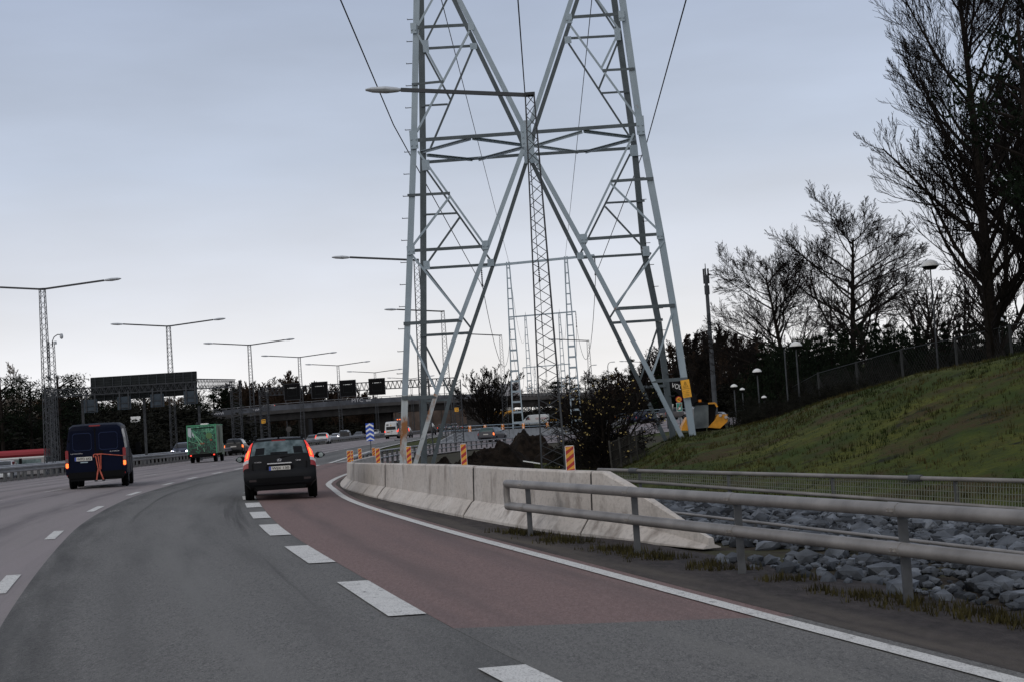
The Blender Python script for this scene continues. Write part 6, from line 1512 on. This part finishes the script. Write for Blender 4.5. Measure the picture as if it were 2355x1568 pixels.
# the tallest tree at the right edge
tr, tw = gen_tree(11, 15.6, .30, 1, 4, (40, 12, 9, 6), (.43, .60, .56, .50), (50, 34, 28, 26), up=.22, wig=.05, first=.05, min_r=.007, cr=.42, shape=lambda f: .80+1.1*f*(1-f)-.30*f)
put_tree('bare_tree', 'tallest bare tree with dense upswept twigs at the right edge', On(2290, 60)-Vector((0, 0, .2)), tr, tw, bark, twig, 'large bare trees on the right slope', 1.0)
tr, tw = gen_tree(17, 15.5, .30, 1, 4, (30, 11, 9, 6), (.40, .60, .56, .50), (46, 38, 34, 32), up=.17, wig=.09, first=.12, min_r=.010)
put_tree('bare_tree', 'bare tree just beyond the tallest one, mostly outside the picture', On(2375, 64), tr, tw, bark, twig, 'large bare trees on the right slope', 2.2)
tr, tw = gen_tree(23, 12.4, .30, 1, 4, (26, 12, 9, 6), (.53, .62, .56, .5), (58, 38, 34, 30), up=.10, wig=.08, first=.30, min_r=.0095, cr=.48, shape=lambda f: 1.0+.4*f*(1-f)-.35*f)
put_tree('bare_tree', 'round bare tree with a clear forked trunk, left of the tallest one', On(1962, 108), tr, tw, bark, twig, 'large bare trees on the right slope', .3)
tr, tw = gen_tree(31, 11.0, .26, 1, 4, (26, 12, 9, 6), (.58, .62, .56, .5), (60, 38, 34, 30), up=.09, wig=.08, first=.24, lean=(-.2, 0), min_r=.0095, cr=.48, shape=lambda f: 1.0+.4*f*(1-f)-.35*f)
put_tree('bare_tree', 'leftmost of the big bare trees, leaning over the row of lamps', On(1836, 112), tr, tw, bark, twig, 'large bare trees on the right slope', 0)
tr, tw = gen_tree(37, 9.5, .2, 2, 4, (12, 8, 7, 5), (.50, .50, .46, .42), (45, 40, 36, 34), up=.14, wig=.10, first=.2, min_r=.012)
put_tree('bare_tree', 'slender bare tree between the forked tree and the tallest tree', On(2075, 98), tr, tw, bark, twig, 'large bare trees on the right slope', 0)
for px, d_, s in ((2160, 88, 1.0), (2215, 92, .95), (1745, 112, .8)):
    pass
bt0 = gen_tree(41, 7.5, .14, 3, 3, (9, 7, 7), (.50, .52, .50), (38, 38, 36), up=.15, wig=.10, first=.15, min_r=.012)
ubt = put_tree('bare_tree', 'thin bare undergrowth tree in front of the tallest trunk', On(2170, 86), *bt0, bark, twig, 'thin bare trees among the big ones')
for px, d_, s, lb in ((2225, 90, 1.05, 'thin bare undergrowth tree left of the tallest trunk'), (2125, 95, .9, 'thin bare undergrowth tree behind the highest domed lamp'), (2330, 75, 1.1, 'thin bare undergrowth tree at the right picture edge'), (1905, 118, .9, 'thin bare undergrowth tree between the two big left-hand trees')): copy_tree(ubt, On(px, d_), px*.7, lb, scale=s)
# round bare tree in front of the bridge
tr, tw = gen_tree(53, 10.4, .12, 26, 3, (11, 8, 7), (.26, .52, .5), (30, 34, 34), up=.10, wig=.06, first=.22, min_r=.022, fan=(.03, 1.0))
put_tree('bare_tree', 'round many-stemmed bare tree in front of the bridge', On(1128, 224), tr, tw, bark, twig, None, 0)
# bush with yellow leaves
tr, tw = gen_tree(61, 3.25, .06, 12, 3, (12, 9, 7), (.50, .55, .52), (42, 40, 38), up=.04, wig=.12, first=.08, min_r=.007, fan=(.1, .8))
def leaves(t):
    rg = random.Random(5); mb = MB(); vs = tw.v
    for _ in range(330):
        v = Vector(vs[rg.randrange(len(vs))]); s = rg.uniform(.022, .05); a = rg.uniform(0, 3.14); u = Vector((math.cos(a), 0, math.sin(a)*.4)).normalized()*s; w_ = Vector((0, rg.uniform(-.4, .4), 1)).normalized()*s*.6
        mb.poly([v-u, v-w_, v+u, v+w_])
    mb.build('leaves', leafy, t, fix=False)
pb = On(1392, 49.0)
bush = put_tree('leafy_bush', 'wide dark bush dotted with small yellow leaves right of the earth heaps', pb, tr, tw, bark, twig, None, 0, 'bush', leaves)
bush.scale = (1.0, 1.0, 1.0)
# ------------------------------------------------------------------ conifers and bushes as leaf clumps
def clumpy(seed, clumps, leaf, n_per, rg=None, flat=.6):
    rg = random.Random(seed); mb = MB()
    for (c, r) in clumps:
        for _ in range(n_per):
            v = rvec(rg).normalized()*(rg.random()**.45); p = Vector(c)+Vector((v.x*r, v.y*r, v.z*r*flat)); s = leaf*rg.uniform(.6, 1.4)
            a = rvec(rg).normalized()*s; b = rvec(rg).normalized()*s*.8; mb.poly([p, p+a, p+b])
    return mb
def gen_pine(seed, H, leaf=.16, dens=90):
    rg = random.Random(seed); tr = MB(); tr.tube([(0, 0, -.3), (rg.uniform(-.1, .1), 0, H*.5), (rg.uniform(-.2, .2), 0, H*.96)], [.2, .14, .05], 7, cap=False); cl = []
    for i in range(26):
        f = rg.uniform(.38, 1.0); a = rg.uniform(0, 6.28); rad = H*.24*math.sin(math.pi*min(1, (1.12-f)*1.3))*rg.uniform(.3, 1.0); c = (math.cos(a)*rad, math.sin(a)*rad, H*f); cl.append((c, H*rg.uniform(.06, .11)))
        tr.tube([(0, 0, H*f*.9), c], [.06, .02], 4, cap=False)
    return tr, clumpy(seed, cl, leaf, dens)
def gen_spruce(seed, H, leaf=.2, dens=60):
    rg = random.Random(seed); tr = MB(); tr.tube([(0, 0, -.3), (0, 0, H*.97)], [.16, .03], 6, cap=False); cl = []
    for i in range(11):
        f = .1+.88*i/11; rad = H*.21*(1-f)+.1
        for k in range(max(2, int(7*(1-f)+1))):
            a = k*6.28/max(2, int(7*(1-f)+1))+i*.9; r_ = rad*rg.uniform(.55, 1); cl.append(((math.cos(a)*r_, math.sin(a)*r_, H*f-.04*H*(1-f)), H*.07*(1.15-f)+.08))
        cl.append(((0, 0, H*f), H*.07*(1.2-f)))
    return tr, clumpy(seed, cl, leaf, dens, flat=.7)
def gen_shrub(seed, w_, h, leaf, n, dens):
    rg = random.Random(seed); tr = MB(); cl = []
    for i in range(n):
        a = rg.uniform(0, 6.28); r_ = rg.random()**.5*w_/2; z = h*rg.uniform(.1, .9)*(1-.35*(r_/(w_/2))**2); c = (math.cos(a)*r_, math.sin(a)*r_, z); cl.append((c, h*rg.uniform(.13, .24)))
        tr.tube([(math.cos(a)*r_*.3, math.sin(a)*r_*.3, -.2), c], [.04, .012], 4, cap=False)
    return tr, clumpy(seed, cl, leaf, dens, flat=.9)
pines = [gen_pine(s, 10, .17, 100) for s in (71, 72, 73)]
spru = [gen_spruce(s, 9, .2, 60) for s in (81, 82)]
shr = [gen_shrub(91, 4.0, 2.6, .12, 26, 130), gen_shrub(92, 5.0, 3.2, .15, 30, 120)]
faris = [gen_tree(s, 10, .16, 1, 3, (20, 10, 7), (.40, .5, .5), (44, 40, 38), up=.15, wig=.09, first=.12, min_r=.05) for s in (111, 112)]
bares = [gen_tree(s, 10, .14, 1, 3, (14, 8, 6), (.42, .5, .48), (42, 38, 36), up=.15, wig=.09, first=.25, min_r=.022) for s in (101, 102, 103)]
PR = {}
def put(kind, loc, s, rz, lab, grp, m, cat='tree'):
    key = (kind, m.name)
    if key not in PR:
        src = {'pine': pines, 'spruce': spru, 'shrub': shr, 'bare': bares, 'far': faris}[kind[0]][kind[1]]
        nm = {'pine': 'pine_tree', 'spruce': 'spruce_tree', 'shrub': 'shrub', 'bare': 'bare_tree', 'far': 'bare_tree'}[kind[0]]
        tr_, tw_ = src; t = thing(nm, lab, cat, tuple(loc), rz, grp)
        tr_.build('trunk' if kind[0] != 'shrub' else 'stems', bark if m is not twigb else twigb, t, fix=False); tw_.build('crown' if kind[0] != 'shrub' else 'foliage', m, t, fix=False)
        t.scale = (s[0], s[0], s[1]) if isinstance(s, tuple) else (s, s, s); PR[key] = t; return t
    return copy_tree(PR[key], tuple(loc), rz, lab, grp, (s[0], s[0], s[1]) if isinstance(s, tuple) else s, cat)
def tree_to(kind, px, pytop, d, lab, grp, m, base_h, wf=1.0, cat='tree'):
    loc = On(px, d); top = P(px, pytop, d).z-loc.z; s = max(.15, top/base_h); return put(kind, loc, (s*wf, s), px*1.7, lab, grp, m, cat)
rg = random.Random(77)
# pines on the left
for i, (px, y, d, wf, lb) in enumerate(((10, 852, 122, 1.2, 'dark pine at the very left edge'), (78, 862, 126, 1.1, 'dark pine with rounded top left of the nearest lamp mast'), (-50, 860, 124, 1.1, 'dark pine cut off by the left edge'), (143, 846, 120, 1.25, 'broad open-crowned pine left of the sign board'), (175, 862, 132, .95, 'smaller dark pine touching the end of the sign board'), (112, 875, 130, 1.0, 'dark pine right behind the nearest lamp mast'))):
    tree_to(('pine', i % 3), px, y, d, lb, 'dark pines on the left', needles, 10.2, wf)
tree_to(('bare', 0), 45, 835, 160, 'pale bare tree behind the pines at the left', None, twigp, 10.5, .8)
# woods on the left behind the gantry
for i in range(74):
    px = -60+i*7.2+rg.uniform(-5, 5); d = rg.uniform(165, 215) if px < 395 else rg.uniform(345, 375)
    top = interp(px, [(-60, 905), (190, 900), (225, 905), (260, 912), (420, 905), (470, 905), (520, 893), (560, 885)])+rg.uniform(-6, 12)
    k = rg.choice([('pine', 0), ('pine', 1), ('spruce', 0), ('pine', 2), ('bare', 1)]); m = leafbr if rg.random() < .16 and k[0] != 'bare' else (needles if k[0] != 'bare' else twigb)
    tree_to(k, px, top, d, 'dark tree in the wood behind the big sign gantry', 'trees of the wood behind the big sign gantry', m, 10.2, rg.uniform(.9, 1.4))
for i, (px, y) in enumerate(((497, 880), (518, 888), (462, 889), (530, 884))): tree_to(('pine', i % 3), px, y, 340, ['umbrella-shaped pine right of the big sign board', 'low pine behind the right end of the sign gantry', 'small pine just right of the big sign board', 'pine beside the right gantry post'][i], 'pines right of the big sign board', needles, 10.2, 1.2)
# brown bare wood behind the bridge
for i in range(84):
    px = 520+i*4.3+rg.uniform(-3, 3); d = rg.uniform(385, 450)
    top = interp(px, [(520, 893), (600, 896), (640, 890), (670, 876), (700, 893), (730, 895), (800, 905), (880, 912)])+rg.uniform(-5, 8)
    k = ('far', rg.randrange(2)) if rg.random() < .86 else ('spruce', 0)
    tree_to(k, px, top, d, 'brown leafless tree of the wood seen above the left part of the bridge', 'trees of the wood above the left part of the bridge', twigb if k[0] == 'far' else needles, 10.2, rg.uniform(.8, 1.3))
# low growth behind the bridge and to the right of it
for i in range(40):
    px = 880+i*17+rg.uniform(-6, 6); d = rg.uniform(400, 470)
    top = interp(px, [(880, 915), (1000, 912), (1160, 900), (1230, 888), (1285, 868), (1330, 862), (1420, 852), (1500, 830), (1560, 812)])+rg.uniform(-6, 8)
    k = rg.choice([('bare', 0), ('spruce', 1), ('bare', 1), ('pine', 1)])
    tree_to(k, px, top, d, 'small far tree on the skyline behind the bridge', 'far trees on the skyline behind the bridge', twigb if k[0] == 'bare' else needles, 10.2, rg.uniform(.9, 1.4))
tree_to(('spruce', 0), 1460, 806, 330, 'pointed spruce standing out on the skyline left of the right pylon leg', None, needles, 9.4, 1.1)
tree_to(('spruce', 1), 1283, 862, 340, 'dark conifer behind the bridge railing at the nearest lamp mast', None, needles, 9.4, 1.6)
# wooded rise on the right
for i in range(74):
    px = 1395+i*7.6+rg.uniform(-4, 4); d = rg.uniform(215, 330)
    top = interp(px, [(1395, 862), (1440, 850), (1480, 832), (1520, 800), (1560, 790), (1600, 772), (1640, 766), (1700, 775), (1760, 790), (1850, 790), (1960, 790)])+rg.uniform(-4, 22)
    k = rg.choice([('far', 0), ('bare', 1), ('far', 1), ('bare', 0), ('spruce', 1)])
    tree_to(k, px, top, d, 'bare tree in the thick wood on the right-hand rise', 'trees of the wood on the right-hand rise', twigb if k[0] != 'spruce' and rg.random() < .5 else (twig if k[0] != 'spruce' else needles), 10.2, rg.uniform(.8, 1.3))
# dark hedge of conifers and bushes behind the chain-link fence
for i in range(44):
    px = 1765+i*15.2+rg.uniform(-6, 6); d = rg.uniform(80, 110)
    top = interp(px, [(1690, 800), (1720, 775), (1760, 765), (1810, 758), (1870, 752), (1930, 738), (1990, 718), (2060, 722), (2150, 728), (2230, 725), (2330, 700), (2420, 640)])+rg.uniform(-4, 22)
    k = rg.choice([('spruce', 0), ('shrub', 0), ('shrub', 1), ('spruce', 1), ('shrub', 0)])
    tree_to(k, px, top, d, 'dark evergreen in the thick hedge behind the chain-link fence', 'evergreens of the thick hedge behind the chain-link fence', needles, {'spruce': 9.3, 'shrub': 2.9}[k[0]] if k[0] == 'spruce' or k[1] == 0 else 3.5, rg.uniform(.9, 1.3)*(1 if k[0] == 'spruce' else .5))
tree_to(('pine', 1), 2405, -20, 52, 'dark pine reaching into the top right corner', None, needles, 10.2, .75)
# shrubs: bottoms of the woods
def shrub_row(n, x0, x1, d0, d1, tops, lab, grp, m, seed, wf=1.0):
    rg = random.Random(seed)
    for i in range(n):
        px = x0+(x1-x0)*(i+rg.random())/n; d = rg.uniform(d0, d1); k = rg.randrange(2)
        tree_to(('shrub', k), px, interp(px, tops)+rg.uniform(-4, 6), d, lab, grp, m, 2.9 if k == 0 else 3.5, rg.uniform(.9, 1.6)*wf, 'shrub')
dkb = mat('thicket_dark', (.012, .012, .009), 1, var=.5, scale=.8)
shrub_row(30, 1800, 2330, 78, 86, [(1700, 885), (1900, 850), (2330, 760)], 'dark bramble thicket behind the chain-link fence', 'brambles behind the chain-link fence', dkb, 1, .6)
shrub_row(30, -60, 320, 135, 150, [(-60, 940), (150, 945), (320, 955)], 'dark thicket below the pines at the left', 'thicket below the left pines', dkb, 2, 1.3)
shrub_row(18, 290, 410, 168, 182, [(300, 945), (430, 950)], 'dark thicket above the rock outcrop', 'thicket above the rock outcrop', dkb, 3, .8)
shrub_row(18, 400, 620, 340, 350, [(400, 965), (620, 965)], 'dark thicket seen below the left end of the bridge', 'thicket below the left bridge end', dkb, 10, 1.2)
shrub_row(26, 190, 450, 158, 166, [(190, 925), (450, 922)], 'dark thicket under the wide sign board', 'thicket under the wide sign board', dkb, 9, 1.3)
shrub_row(26, 600, 950, 385, 410, [(600, 960), (950, 955)], 'dark thicket seen under the bridge', 'thicket under the bridge', dkb, 4, 1.6)
shrub_row(36, 1290, 1720, 232, 262, [(1290, 930), (1400, 905), (1560, 880), (1720, 865)], 'dark thicket beyond the ramp at the foot of the wooded rise', 'thicket at the foot of the wooded rise', dkb, 5, 1.4)
shrub_row(30, 1180, 1400, 300, 325, [(1180, 935), (1400, 925)], 'dark thicket under the right end of the bridge', 'thicket under the right bridge end', dkb, 6, 1.5)
shrub_row(7, 1715, 1800, 62, 72, [(1690, 925), (1720, 905), (1790, 915)], 'dark low bush on the crest of the grass slope', 'low bushes on the crest of the slope', dkb, 7, .5)
shrub_row(8, 1300, 1480, 52, 56, [(1300, 1005), (1400, 990), (1480, 1000)], 'low dark bramble behind the yellow-leaved bush', 'low brambles around the yellow-leaved bush', dkb, 8, 1.0)

shrub_row(16, 1725, 1990, 47, 58, [(1725, 930), (1800, 912), (1900, 884), (1990, 862)], 'dark bramble spilling over the crest of the grass slope', 'brambles spilling over the slope crest', dkb, 12, .9)
